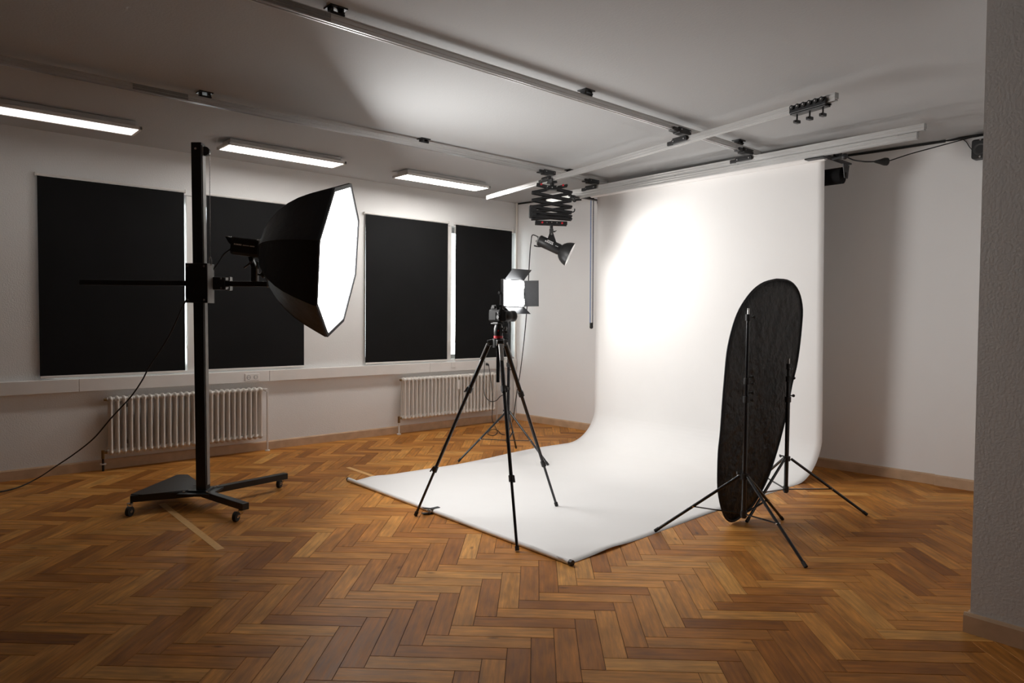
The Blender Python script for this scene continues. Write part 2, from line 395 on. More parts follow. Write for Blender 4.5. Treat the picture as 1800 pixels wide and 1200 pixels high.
# ------------------------------------------------------------------ roller blinds
def blind(y0, y1, label, chain_side):
    xb_ = XW+.028; zt, zb = 2.722, .912
    o = thing('roller_blind', label, 'roller blind', (xb_, (y0+y1)/2, zt), 'black roller blinds at the windows')
    fb = MB(); nx = 12; nz = 24; vs = []
    for i in range(nx+1):
        for k in range(nz+1):
            u = i/nx; t = k/nz
            vs.append((xb_+.004*math.sin(u*9+t*3)*(t**.5)*.5, y0+(y1-y0)*u, zt-.014-(zt-.014-zb)*t))
    q = len(vs)
    vs += [(x-.0012, y, z) for x, y, z in vs]
    fs = [[i*(nz+1)+k, (i+1)*(nz+1)+k, (i+1)*(nz+1)+k+1, i*(nz+1)+k+1] for i in range(nx) for k in range(nz)]
    fs += [[a+q for a in f][::-1] for f in fs]
    fb.add(vs, fs, True); fb.build('fabric', M['blind'], o)
    r = MB(); r.cyl((xb_-.006, y0-.008, zt), (xb_-.006, y1+.008, zt), .013, n=16); r.build('roller_tube', M['white'], o)
    for y in (y0-.014, y1+.014): MB().box((xb_-.008, y, zt), (.034, .008, .034), bev=.003).build('bracket', M['white'], o)
    MB().box((xb_, (y0+y1)/2, zb-.008), (.012, y1-y0, .022), bev=.004).build('bottom_bar', M['pvc'], o)
    yc = y1+.02 if chain_side > 0 else y0-.02
    zl = 1.18
    path = [(xb_+.012, yc-.008, zt-.03), (xb_+.012, yc-.012, (zt+zl)/2), (xb_+.012, yc-.012, zl+.02), (xb_+.012, yc, zl), (xb_+.012, yc+.012, zl+.02), (xb_+.012, yc+.01, (zt+zl)/2), (xb_+.012, yc+.006, zt-.03)]
    MB().tube(smoothpath(path, 8), .0022, 6).build('pull_chain', M['pvc'], o)
blind(.953, 2.186, 'widest black roller blind, leftmost of the four, behind the column stand boom', 1)
blind(2.402, 3.462, 'black roller blind directly behind the octagonal softbox', -1)
blind(4.247, 5.472, 'black roller blind between the softbox and the narrow bright window gap', 1)
blind(5.600, 6.600, 'rightmost black roller blind, ending at the room corner behind the LED light', -1)

# ------------------------------------------------------------------ radiators
def radiator(y0, y1, z0, z1, n, label, valve_y, pipe_far):
    o = thing('column_radiator', label, 'radiator', (XW+.09, (y0+y1)/2, 0), 'column radiators under the windows')
    pit = (y1-y0)/n; xs = [XW+.055, XW+.095, XW+.135]
    sec = MB(); y = y0+pit/2; hh = pit*.5
    for x in xs: sec.tube([(x, y, z0+.03), (x, y, z0+.06), (x, y, z1-.06), (x, y, z1-.03)], [.016, .0125, .0125, .016], 10)
    for z, s_ in ((z0+.028, 1), (z1-.028, -1)):
        sec.sphere((XW+.095, y, z), 1, (.062, hh*.72, .030), 14, 8)
        sec.cyl((XW+.095, y-hh, z), (XW+.095, y+hh, z), .019, n=12)
    s0 = sec.build('section', M['radiator'], o)
    for i in range(1, n):
        c = s0.copy(); COL.objects.link(c); c.parent = o; c.location = (0, pit*i, 0); WORLD[c] = WORLD[o]
    for yy in (y0+(y1-y0)*.12, y0+(y1-y0)*.88):
        for z in (z0+.1, z1-.1): MB().box((XW+.022, yy, z), (.044, .03, .035), bev=.003).build('wall_bracket', M['grey_metal'], o)
    al = MB(); al.box((XW+.156, y0+(y1-y0)*.56, z1-.13), (.014, .036, .12), bev=.004); al.build('heat_meter', M['pvc'], o)
    # supply elbow and pipe to the floor at each end
    v = MB(); v.cyl((XW+.095, y0+.002, z0+.028), (XW+.095, y0-.035, z0+.028), .014, n=12); v.cyl((XW+.095, y0-.035, z0+.05), (XW+.095, y0-.035, z0-.03), .015, n=12)
    v.build('valve', M['brass'], o)
    p = MB(); p.cyl((XW+.095, y0-.035, z0-.03), (XW+.095, y0-.035, .0), .011, n=12); p.build('pipe', M['black_metal'] if not pipe_far else M['radiator'], o)
    MB().cyl((XW+.095, y0-.035, .062 if not pipe_far else .0), (XW+.095, y0-.035, .072 if not pipe_far else .012), .026, n=18).build('pipe_collar', M['pvc'], o)
    p = MB(); yy = y1+.055
    p.tube(smoothpath([(XW+.095, y1-.01, z1-.028), (XW+.095, y1+.02, z1-.028), (XW+.095, yy-.01, z1-.032), (XW+.095, yy, z1-.06), (XW+.095, yy, .3), (XW+.095, yy, 0)], 5), .0095, 10)
    p.build('pipe', M['radiator'], o)
    k = MB(); k.cyl((XW+.085, y1+.02, z1-.028), (XW+.175, y1+.02, z1-.028), .014, n=12); k.cyl((XW+.135, y1+.02, z1-.028), (XW+.185, y1+.02, z1-.028), .019, .016, n=16); k.build('thermostat_knob', M['pvc'], o)
    MB().cyl((XW+.095, yy, 0), (XW+.095, yy, .012), .026, n=18).build('pipe_collar', M['pvc'], o)
    MB().cyl((XW+.095, y0-.022, z1-.028), (XW+.095, y0+.003, z1-.028), .013, n=10).build('blanking_plug', M['brass'], o)
radiator(1.465, 2.952, .147, .703, 26, 'white column radiator behind the black column stand', 0, False)
radiator(4.72, 6.237, .178, .712, 26, 'white column radiator behind the camera tripod near the room corner', 0, True)
# heating riser in the corner
mb = MB(); mb.cyl((XW+.03, 6.689, 0), (XW+.03, 6.689, ZC), .017, n=14)
tag(mb.build('riser_pipe', M['radiator'], None, (0, 0, 0)), 'thin white pipe rising up the far room corner', 'pipe')

# ------------------------------------------------------------------ ceiling lights
def ceil_light(y0, label, lamp):
    x0, x1, y1 = -6.845, -6.545, y0+1.2; zb = ZC-.072; xm = (x0+x1)/2; ym = (y0+y1)/2
    o = thing('ceiling_light', label, 'ceiling light', (xm, ym, ZC), 'flat panel lights along the window side of the ceiling')
    MB().box((xm, ym, ZC-.024), (.20, 1.12, .048), bev=.004).build('housing', M['pvc'], o)
    f = MB(); r = .022
    f.box((x0+r/2, ym, zb+.012), (r, 1.2, .026), bev=.003); f.box((x1-r/2, ym, zb+.012), (r, 1.2, .026), bev=.003)
    f.box((xm, y0+r/2, zb+.012), (x1-x0, r, .026), bev=.003); f.box((xm, y1-r/2, zb+.012), (x1-x0, r, .026), bev=.003)
    f.box((xm, ym, zb+.022), (x1-x0-.01, 1.19, .006))
    f.build('frame', M['pvc'], o)
    MB().box((xm, ym, zb+.006), (x1-x0-2*r+.002, 1.2-2*r+.002, .006)).build('diffuser', M[lamp], o)
ceil_light(.385, 'lit ceiling panel light cut by the left edge of the photo', 'lamp_dim')
ceil_light(2.295, 'lit ceiling panel light above the octagonal softbox', 'lamp_mid')
ceil_light(4.225, 'lit ceiling panel light above the third black blind, nearest the far corner', 'lamp_full')

# ------------------------------------------------------------------ ceiling rail system
def rail_profile(mb, a, b, w=.034, h=.052):
    # I-shaped extrusion with two side grooves; a, b at the section centre
    a, b = V(a), V(b); d = (b-a).normalized(); x = UP.cross(d).normalized() if abs(d.z) < .9 else V((1, 0, 0))
    hw, hh = w/2, h/2
    right = [(hw, -hh), (hw, -hh+.006), (hw-.004, -hh+.008), (hw-.004, -.005), (hw, -.003), (hw, .003), (hw-.004, .005), (hw-.004, hh-.008), (hw, hh-.006), (hw, hh)]
    left = [(-p, q) for p, q in right[::-1]]
    slot_b = [(-hw+.008, -hh), (-hw+.008, -hh+.012), (hw-.008, -hh+.012), (hw-.008, -hh)]
    prof = right+left+slot_b
    n = len(prof)
    vs = [a+x*p+UP*q for p, q in prof]+[b+x*p+UP*q for p, q in prof]
    mb.add(vs, [[i, (i+1) % n, n+(i+1) % n, n+i] for i in range(n)])
    for base, e in ((0, a), (n, b)):       # end webs (simple convex strips)
        mb.add([e+x*p+UP*q for p, q in ((-hw, -hh+.012), (hw, -hh+.012), (hw, hh), (-hw, hh))], [[0, 1, 2, 3]])
def bracket(parent, x, y, zr):
    b = MB(); b.box((x, y, ZC-.004), (.085, .10, .008), bev=.002)
    for s_ in (-1, 1): b.box((x, y+s_*.03, (ZC+zr)/2), (.05, .012, ZC-zr), bev=.002)
    b.box((x, y, zr+.006), (.048, .085, .012), bev=.002)
    for s_ in (-1, 1):
        b.cyl((x+s_*.026, y+.03, zr+.012), (x+s_*.034, y+.03, zr+.012), .006, n=8)
    b.build('ceiling_bracket', M['black_metal'], parent)
XA, XB_, RZ = -3.43, -5.38, 3.053
def main_rail(x, y0, y1, brs, splices, label):
    o = thing('ceiling_rail', label, 'ceiling rail', (x, (y0+y1)/2, RZ), 'aluminium rails of the ceiling track')
    r = MB(); rail_profile(r, (x, y0, RZ), (x, y1, RZ)); r.build('profile', M['alu'], o)
    for y in brs: bracket(o, x, y, RZ+.026)
    for y in splices:
        s_ = MB(); s_.box((x+.0185, y, RZ+.010), (.003, .36, .022)); s_.box((x+.0185, y, RZ-.012), (.003, .36, .014))
        for k in (-.15, -.02, .02, .15): s_.cyl((x+.018, y+k, RZ+.010), (x+.0225, y+k, RZ+.010), .005, n=8)
        s_.build('splice_plate', M['grey_metal'], o)
    e = MB(); e.box((x, y1+.003, RZ+.006), (.036, .006, .04), bev=.001); e.build('end_cap', M['grey_metal'], o)
main_rail(XA, -.6, 6.14, [-.1, 1.767, 3.724, 5.773], [1.55], 'long aluminium ceiling rail running diagonally across the top of the photo')
main_rail(XB_, -.6, 6.21, [-.2, 1.721, 3.654, 5.6], [1.42], 'long aluminium ceiling rail on the window side, beside the panel lights')
R1A, R1B = V((-6.696, 5.500, 2.957)), V((-2.053, 4.637, 2.957))
R2A, R2B = V((-6.156, 5.987, 2.957)), V((-1.914, 5.840, 2.957))
o = thing('ceiling_rail', 'skewed aluminium cross rail carrying the scissor pantograph and a bare trolley', 'ceiling rail', (R1A+R1B)/2, 'aluminium rails of the ceiling track')
r = MB(); rail_profile(r, R1A, R1B); r.build('profile', M['alu'], o)
def endcaps(o, a, b):
    d = (b-a).normalized()
    for e, s_ in ((a, -1), (b, 1)):
        c = MB(); x, y, z = frame(d); c.box(e+d*.003*s_+UP*.006, (.036, .04, .006), (x, y, z), .001); c.build('end_cap', M['grey_metal'], o)
endcaps(o, R1A, R1B)
o = thing('ceiling_rail', 'doubled aluminium cross rail above the white paper, the upper of the two profiles', 'ceiling rail', (R2A+R2B)/2, 'aluminium rails of the ceiling track')
r = MB(); rail_profile(r, R2A, R2B); r.build('profile', M['alu'], o); endcaps(o, R2A, R2B)
d2 = (R2B-R2A).normalized()
R3A, R3B = R2A-UP*.056+d2*.02, R2B-UP*.056-d2*.05
o = thing('ceiling_rail', 'aluminium rail fixed right under the upper cross rail, directly along the paper top', 'ceiling rail', (R3A+R3B)/2, 'aluminium rails of the ceiling track')
r = MB(); rail_profile(r, R3A, R3B); r.build('profile', M['alu'], o); endcaps(o, R3A, R3B)
st = MB()
for t in (.05, .3, .45, .62, .8, .95):
    p = R2A.lerp(R2B, t); x, y, z = frame(d2); st.box(p-UP*.027, (.03, .012, .05), (x, y, z), .001)
st.build('joining_clip', M['grey_metal'], o)

def carriage(xr, ra, rb, label):
    t = (xr-ra.x)/(rb.x-ra.x); p = ra.lerp(rb, t); d = (rb-ra).normalized(); x, y, z = frame(d)
    o = thing('rail_carriage', label, 'rail carriage', (p.x, p.y, 3.02), 'black carriages joining the crossing ceiling rails')
    u = MB()
    for s_ in (-1, 1): u.box((xr+s_*.028, p.y, 3.04), (.016, .17, .040), bev=.004)
    u.box((xr, p.y, 3.018), (.072, .15, .012), bev=.003)
    u.build('upper_block', M['black_plastic'], o)
    l = MB()
    for s_ in (-1, 1): l.box(p+x*s_*.028+UP*.008, (.016, .036, .17), (x, y, z), .004)
    l.box(p+UP*.031, (.072, .010, .15), (x, y, z), .003)
    l.build('lower_block', M['black_plastic'], o)
    b = MB()
    for k in (-.06, .06):
        for s_ in (-1, 1):
            c = p+x*s_*.036+z*k+UP*.008; b.cyl(c, c+x*s_*.006, .006, n=8)
            b.cyl((xr+s_*.036, p.y+k, 3.04), (xr+s_*.042, p.y+k, 3.04), .006, n=8)
    b.build('bolt', M['steel'], o)
    bx = MB(); bx.box((xr+.0, p.y-.115, 3.035), (.058, .06, .034), bev=.005); bx.box(p-z*.115+UP*.004, (.058, .034, .06), (x, y, z), .005); bx.build('brake', M['black_plastic'], o)
carriage(XA, R1A, R1B, 'black rail carriage where the skewed cross rail meets the long diagonal rail')
carriage(XB_, R1A, R1B, 'black rail carriage right above the scissor pantograph')
carriage(XA, R2A, R2B, 'black rail carriage at the end of the long diagonal rail, above the paper')
carriage(XB_, R2A, R2B, 'black rail carriage at the upper left corner of the white paper')

# spare trolley at the free end of the skewed rail
d1 = (R1B-R1A).normalized(); x1, y1, z1 = frame(d1)
ta, tb = R1B-d1*.335, R1B-d1*.055
o = thing('cable_trolley', 'black roller trolley hanging near the free right end of the skewed rail', 'trolley', (ta+tb)/2)
t = MB()
for s_ in (-1, 1): t.box((ta+tb)/2+x1*s_*.028-UP*.012, (.012, .05, .28), (x1, y1, z1), .003)
t.box((ta+tb)/2-UP*.042, (.06, .010, .27), (x1, y1, z1), .002)
t.build('side_plates', M['black_metal'], o)
for k in range(6):
    for s_ in (-1, 1):
        c = ta+d1*(.025+.046*k)+x1*s_*.034-UP*.0
        w = MB(); w.cyl(c, c+x1*s_*.012, .016, n=14); w.build('wheel', M['rubber'], o)
        w = MB(); w.cyl(c+x1*s_*.011, c+x1*s_*.015, .006, n=10); w.build('axle', M['steel'], o)
for k in range(3):
    c = ta+d1*(.04+.1*k)-UP*.045
    h = MB(); h.cyl(c, c-UP*.035, .006, n=8); h.box(c-UP*.05, (.045, .022, .03), (x1, y1, z1), .004); h.cyl(c-UP*.05+x1*.03, c-UP*.05-x1*.03, .008, n=10)
    h.build('hanger', M['black_plastic'], o)

# ------------------------------------------------------------------ scissor pantograph and its flash head
pp = R1A.lerp(R1B, .300); PD = (pp-CAM).dot(FX)
pz = lambda py: D(962, py, PD).z
o = thing('scissor_pantograph', 'black scissor pantograph with red buttons hanging from the skewed cross rail', 'pantograph', (pp.x, pp.y, pp.z-.03))
PC = V((pp.x, pp.y, 0)); PX = RH; PY = FH
t = MB(); t.box(V((pp.x, pp.y, 2.920)), (.072, .016, .10), (x1, y1, z1), .004)
for s_ in (-1, 1): t.box(V((pp.x, pp.y, 2.935))+x1*s_*.027, (.012, .045, .09), (x1, y1, z1), .003)
t.build('trolley', M['black_plastic'], o)
ztop = pz(331); zbot = pz(392)
MB().cyl(PC+UP*2.915, PC+UP*(ztop-.01), .022, n=14).build('neck', M['black_metal'], o)
levels = [pz(a) for a in (338.5, 352, 363.5, 373, 380, 385)]   # heights of the outer hinges
hw = .215
def strip(a, b, dep, name, w=.023):
    s_ = MB(); s_.bar(a+PY*dep, b+PY*dep, .012, w, up=UP, bev=.004)
    return s_.build(name, M['black_metal'], o)
for dep in (-.045, .045):
    off = .006 if dep < 0 else -.006
    # top V arms
    strip(PC+PX*-.165+UP*(ztop+.040), PC+PX*hw+UP*levels[0], dep, 'scissor_arm')
    strip(PC+PX*.165+UP*(ztop+.032), PC+PX*-hw+UP*levels[0], dep+2*off, 'scissor_arm')
    for a, b in zip(levels[:-1], levels[1:]):
        strip(PC+PX*-hw+UP*a, PC+PX*hw+UP*b, dep, 'scissor_arm')
        strip(PC+PX*hw+UP*a, PC+PX*-hw+UP*b, dep+2*off, 'scissor_arm')
    strip(PC+PX*-.175+UP*(zbot+.004), PC+PX*.165+UP*(zbot-.004), dep, 'scissor_arm', .040)
pv = MB()
for z in levels:
    for s_ in (-1, 1): pv.cyl(PC+PX*s_*hw*.97+UP*z-PY*.06, PC+PX*s_*hw*.97+UP*z+PY*.06, .009, n=8)
pv.build('hinge_pin', M['black_plastic'], o)
for sx, z in ((-.115, ztop+.033), (.115, ztop+.026), (-.10, zbot+.002), (.11, zbot-.004)):
    c = PC+PX*sx+UP*z-PY*.052
    MB().cyl(c, c-PY*.010, .011, n=14).build('button', M['red'], o)
for sx, z in ((0, ztop+.0), (0, zbot+.004), (.05, ztop+.012), (-.05, ztop+.012), (.055, zbot), (-.05, zbot)):
    c = PC+PX*sx+UP*z-PY*.052
    MB().cyl(c, c-PY*.008, .006, n=10).build('bolt', M['steel'], o)
MB().box(PC+UP*(ztop+.004), (.11, .085, .045), (PX, PY, UP), .006).build('top_plate', M['black_metal'], o)
sp = MB(); sc = PC+PX*-.205+UP*pz(372)
sp.box(sc, (.075, .07, .135), (PX, PY, UP), .012)
for k in (-.035, .01):
    sp.cyl(sc+UP*k+PX*.02-PY*.036, sc+UP*k+PX*.02-PY*.046, .026, n=16)
sp.build('spring_housing', M['black_plastic'], o)
hk = MB()
for z in (levels[1], levels[3]):
    b0 = PC+PX*hw+UP*z-PY*.045
    hk.tube(smoothpath([b0, b0+PX*.018+UP*.004, b0+PX*.026+UP*.02, b0+PX*.024+UP*.036], 4), .006, 8)
hk.build('cable_hook', M['black_plastic'], o)
zst = pz(398)
MB().cyl(PC+UP*(zbot-.012), PC+UP*(zst-.02), .017, n=12).build('spigot', M['black_metal'], o)

# hanging flash head
HD = PD-.02
ax = V((1.3, 1.15, -.80)).normalized()
hb = D(967, 431, HD)
o = thing('studio_strobe', 'black flash head with round metal bowl hanging under the scissor pantograph', 'studio flash', hb, 'studio flash heads')
hx, hy, hz = frame(ax)
b = MB(); b.lathe([(-.135, .0), (-.135, .050), (-.125, .058), (-.02, .058), (.09, .058), (.105, .05), (.105, 0)], hb, ax, 24); b.build('body', M['black_plastic'], o)
b = MB(); b.lathe([(.09, .0595), (.135, .052)], hb, ax, 24); b.build('mount_ring', M['black_metal'], o)
c0 = hb+ax*.115
prof = [(0, .056), (.015, .078), (.04, .100), (.07, .116), (.10, .126), (.118, .129), (.120, .124), (.10, .121), (.07, .111), (.04, .095), (.015, .073), (.004, .045), (.002, 0)]
bw = MB(); bw.lathe(prof[:6], c0, ax, 28); bw.cur = 1; bw.lathe(prof[5:], c0, ax, 28)
bw.build('reflector_bowl', [M['black_plastic'], M['innersilver']], o, recalc=False)
MB().sphere(c0+ax*.022, .018, n=16, m_=10).build('lamp_bulb', M['bulb'], o)
ld = bpy.data.lights.new('modelling_lamp', 'SPOT'); ld.energy = 62; ld.color = (1.0, .97, .93); ld.shadow_soft_size = .045; ld.spot_size = math.radians(160); ld.spot_blend = .6
lo = bpy.data.objects.new('modelling_lamp', ld); COL.objects.link(lo); lo.location = c0+ax*.066
lo.rotation_mode = 'QUATERNION'; lo.rotation_quaternion = ax.to_track_quat('-Z', 'Y')
cp_ = MB(); q = hb-ax*.140
cp_.box(q, (.07, .07, .018), (hx, hy, hz), .006)
cp_.build('control_panel', M['grey_metal'], o)
for s_ in (-1, 1): MB().cyl(q+hy*.02*s_, q+hy*.02*s_-ax*.018, .009, n=12).build('knob', M['black_plastic'], o)
hd = MB(); hd.bar(hb-ax*.15-UP*.075, hb-ax*.10-UP*.055, .02, .014, bev=.004); hd.bar(hb-ax*.19-UP*.082, hb-ax*.15-UP*.075, .028, .014, bev=.005); hd.build('handle', M['black_plastic'], o)
yk = MB(); yk.add([], [])
top = V((PC.x, PC.y, zst-.02))
bb = hb+hy*.05
yk.bar(top, top-UP*.055, .034, .034, bev=.006)
yk.prism([bb-ax*.055-PY*.02, bb+ax*.05-PY*.02, top+PX*.020-UP*.05-PY*.02, top-PX*.020-UP*.05-PY*.02], PY*.04)
yk.build('yoke', M['black_metal'], o)
lv = MB(); c = top-UP*.03+PX*.02; lv.cyl(c, c+PX*.02, .008, n=10); lv.bar(c+PX*.018, c+PX*.035+UP*.012, .012, .008, bev=.003); lv.build('tilt_lever', M['black_plastic'], o)
c = top-UP*.06-PY*.022; MB().cyl(c, c-PY*.008, .011, n=12).build('bolt', M['steel'], o)
mk = MB()     # small two-line print on the side
sd = -(hx*(hx.dot(FH))+hy*(hy.dot(FH))).normalized(); sd = (sd+UP*.45); sd = (sd-ax*sd.dot(ax)).normalized(); tv = ax.cross(sd).normalized()
if tv.z < 0: tv = -tv
for row, (s0, s1, h) in enumerate(((-.035, .035, .014), (-.055, .04, .016))):
    n_ = 5; 
    for k in range(n_):
        a = s0+(s1-s0)*(k+.5)/n_; mk.box(hb+ax*(a-.01)+sd*.0578+tv*(.012-.019*row), ((s1-s0)/n_*.72, h, .0015), (ax, tv, sd))
for k in range(3): mk.box(hb+ax*(.062+.011*k)+sd*.0578-tv*.008, (.007, .008, .0015), (ax, tv, sd))
mk.build('print', M['mark'], o)
cord = [hb-ax*.14+UP*.03, D(936, 413, HD), D(933.5, 425, HD), D(931.5, 445, HD+.03), D(929.5, 480, HD+.1), D(927, 530, HD+.25), D(922, 590, HD+.5), D(915, 650, HD+.8), D(907, 700, HD+1.1), D(903, 730, HD+1.3)]
e = Z(901, 741, .008); cord += [e, Z(897, 752, .008), Z(890, 763, .008)]
tag(MB().tube(smoothpath(cord, 6), .0055, 8).build('hanging_cable', M['rubber'], None, e), 'thin black cord dropping from the hanging flash head to the floor corner', 'cord')

# ------------------------------------------------------------------ white paper backdrop
def paper_path():
    # columns of (x_left, x_right, y_left, y_right, z)
    rows = []
    fl = [(3.02, -5.572, -2.868), (3.3, -5.583, -2.876), (3.6, -5.578, -2.886), (4.2, -5.560, -2.918), (4.65, -5.60, -2.936), (5.0, -5.66, -2.940), (5.43, -5.70, -2.944), (5.75, -5.685, -2.945)]
    for y, xl, xr in fl: rows.append((xl, xr, y, y+.01, .0015))
    n = 14; yl0, yr0 = 5.90, 6.04; Rl, Rr = .395, .36
    for k in range(n+1):
        a = k/n*PI/2
        xl = -5.675+(.083)*(k/n); xr = -2.945+.065*(k/n)
        rows.append((xl, xr, yl0+Rl*math.sin(a), yr0+Rr*math.sin(a), .0015+.36*(1-math.cos(a))))
    for k in range(1, 21):
        t = k/20; z = .3615+(2.966-.3615)*t
        rows.append((-5.592, -2.879+.006*t, yl0+Rl+(6.292-yl0-Rl)*t, yr0+Rr+(6.286-yr0-Rr)*t, z))
    return rows
rows = paper_path()
o = thing('paper_backdrop', 'white seamless paper backdrop sweeping from the ceiling rail down onto the parquet', 'backdrop', (-4.2, 4.6, 0))
pm = MB(); NU = 40; vs = []
def lerp(a, b, t): return a+(b-a)*t
rowsd = []
for i in range(len(rows)-1):
    for k in range(4):
        t = k/4; rowsd.append(tuple(lerp(rows[i][j], rows[i+1][j], t) for j in range(5)))
rowsd.append(rows[-1])
for (xl, xr, yl, yr, z) in rowsd:
    for k in range(NU+1):
        u = k/NU; x = lerp(xl, xr, u); y = lerp(yl, yr, u); zz = z
        if z < .01:
            zz += .012*math.exp(-((y-3.42)/.16)**2)*max(0, (u-.93)/.07) + .014*math.exp(-((y-3.25)/.12)**2)*max(0, (.05-u)/.05)
            zz += .0016*(1+math.sin(x*5.1+y*3.3))*(.5+.5*math.sin(y*2.1))
        vs.append((x, y, zz))
nr = len(rowsd); q = len(vs)
fs = [[i*(NU+1)+k, i*(NU+1)+k+1, (i+1)*(NU+1)+k+1, (i+1)*(NU+1)+k] for i in range(nr-1) for k in range(NU)]
pm.add(vs, fs, True)
ob = pm.build('paper_sheet', M['paper'], o, recalc=False)
md = ob.modifiers.new('thickness', 'SOLIDIFY'); md.thickness = .0008; md.offset = -1
# core roll under the rail and the tube the front edge is wound on
rl = MB(); rl.cyl((-5.63, 6.235, 2.966), (-2.84, 6.235, 2.966), .050, n=28); rl.build('paper_roll', M['paper'], o)
rc = MB(); rc.cyl((-5.66, 6.235, 2.966), (-2.80, 6.235, 2.966), .032, n=20); rc.build('roll_core', M['grey_metal'], o)
tb = MB(); tb.cyl((-5.60, 3.015, .017), (-2.862, 3.022, .017), .017, n=18); tb.build('edge_tube', M['paper'], o)
for xa_, xb2 in ((-5.618, -5.60), (-2.862, -2.838)):
    MB().cyl((xa_, 3.017, .017), (xb2, 3.017, .017), .0185, n=18).build('tube_cap', M['black_plastic'], o)
pmk = MB()
for k in range(5): pmk.box((-2.955+.012*k, 3.003, .0315), (.008, .006, .001))
pmk.build('print', M['grey_metal'], o)

# black second roll behind the paper with its bracket
o = thing('black_backdrop_roll', 'thick rolled-up black backdrop tucked behind the top right paper corner', 'backdrop roll', (-4.2, 6.43, 2.80))
MB().cyl((-5.62, 6.43, 2.80), (-2.77, 6.43, 2.80), .074, n=30).build('roll', M['blind'], o)
MB().cyl((-5.66, 6.43, 2.80), (-2.73, 6.43, 2.80), .022, n=16).build('core', M['black_plastic'], o)
for side, xx in (('r', -2.80), ('l', -5.60)):
    sg = 1 if side == 'r' else -1
    o = thing('roll_holder', 'black hook bracket holding the rolls at the %s of the paper' % ('upper right corner' if sg > 0 else 'upper left corner'), 'bracket', (xx, 6.1, 2.9), 'brackets holding the backdrop rolls')
    b = MB(); b.box((xx+.055*sg, 6.19, 2.905), (.05, .62, .014), bev=.003); b.box((xx+.03*sg, 5.90, 2.868), (.17, .075, .012), bev=.004); b.box((xx+.055*sg, 5.93, 2.887), (.05, .04, .03), bev=.003); b.build('arm_plate', M['black_metal'], o)
    b = MB(); b.prism([(xx+.045*sg, 6.17, 2.90), (xx+.045*sg, 6.30, 2.90), (xx+.045*sg, 6.27, 2.98), (xx+.045*sg, 6.20, 2.98)], (.008*sg, 0, 0))
    b.prism([(xx+.055*sg, 6.36, 2.89), (xx+.055*sg, 6.49, 2.89), (xx+.055*sg, 6.46, 2.77), (xx+.055*sg, 6.40, 2.77)], (.008*sg, 0, 0)); b.build('hook_plate', M['black_metal'], o)
    w = MB(); w.cyl((xx+.06*sg, 6.235, 2.966), (xx+.085*sg, 6.235, 2.966), .045, n=20); w.build('chain_wheel', M['black_plastic'], o)
    w = MB(); w.bar((xx+.08*sg, 6.10, 2.885), (xx+.17*sg, 6.10, 2.892), .025, .02, bev=.005); w.sphere((xx+.185*sg, 6.10, 2.893), .026); w.build('locking_knob', M['black_plastic'], o)

# drive chain with weight, left of the paper
cx, cy = -5.72, 6.28
CHD = (V((cx, cy, 2))-CAM).dot(FX)
o = thing('backdrop_chain', 'blue beaded pull chain hanging beside the left edge of the white paper', 'chain', (cx, cy, 2.87))
ctop, cbot = D(1041, 345, CHD), D(1039.5, 570, CHD)
nb = 90
for j, s_ in enumerate((-1, 1)):
    ch = MB(); dx = RH*(.015*s_)
    for k in range(nb):
        p = ctop.lerp(cbot, (k+.5)/nb)+dx
        ch.sphere(p, .0085, (1, 1, .80), 8, 5)
    ch.tube([ctop+dx, cbot+dx], .003, 6)
    ch.build('chain_strand', M['bead_blue'] if j == 0 else M['bead_grey'], o)
w = MB(); w.cyl(cbot+UP*.02, cbot-UP*.03, .020, n=16); w.sphere(cbot-UP*.032, .022); w.build('chain_weight', M['black_plastic'], o)

# ------------------------------------------------------------------ speaker, wires along the back wall
yw = yb(-1.87)-.022
o = thing('loudspeaker', 'small black loudspeaker high on the back wall beside the partition edge', 'speaker', (-1.87, yw-.06, 2.99))
bx = MB(); sc_ = V((-1.845, yw-.065, 2.972)); bx.box(sc_, (.138, .12, .166), bev=.018); bx.build('cabinet', M['black_plastic'], o)
cn = MB(); cn.lathe([(0, .052), (.006, .052), (.006, .044), (-.012, .018), (-.006, .0)], sc_+V((.0, -.0605, -.008)), V((0, -1, 0)), 24); cn.build('woofer', M['cone'], o)
for z in (.072, -.072): MB().cyl(sc_+V((0, -.06, z)), sc_+V((0, -.063, z)), .008, n=10).build('screw', M['steel'], o)
MB().box((-1.845, yw-.004, 2.972), (.05, .016, .06), bev=.003).build('wall_mount', M['black_metal'], o)
pts = [Y(1683, 243.5, yw-.012), Y(1692, 245, yw-.015), Y(1699, 250, yw-.02), Y(1704, 258, yw-.03), Y(1708, 262.5, yw-.05), sc_+V((-.07, .0, -.01))]
tag(MB().tube(smoothpath(pts, 6), .0035, 6).build('speaker_wire', M['rubber'], None, pts[0]), 'short thin wire curling from the ceiling edge to the loudspeaker', 'wire')
pts = [V((x, yb(x)-(.012 if x < -2.14 else .034), ZC-.013+.003*math.sin(x*3))) for x in [XW+.03+i*(-1.05-XW)/40 for i in range(41)]]
tag(MB().tube(pts, .011, 8).build('ceiling_edge_cable', M['rubber'], None, pts[20]), 'dark cable laid along the ceiling edge of the back wall', 'cable')
a = V((-2.60, 6.10, 2.888))
pts = [a, Z(1500, 281, 2.88), Y(1520, 284, 6.25), Y(1536, 284, 6.35)]
plug0, plug1 = Y(1538, 284, 6.36), Y(1559, 284, 6.46)
o = thing('extension_cord', 'black extension cord with a chunky plug strung across the upper right wall', 'cord', plug0)
MB().tube(smoothpath(pts+[plug0], 6), .006, 8).build('cord', M['rubber'], o)
pl = MB(); pl.tube([plug0, plug0.lerp(plug1, .45), plug0.lerp(plug1, .8), plug1], [.010, .022, .034, .034], 12); pl.build('plug', M['rubber'], o)
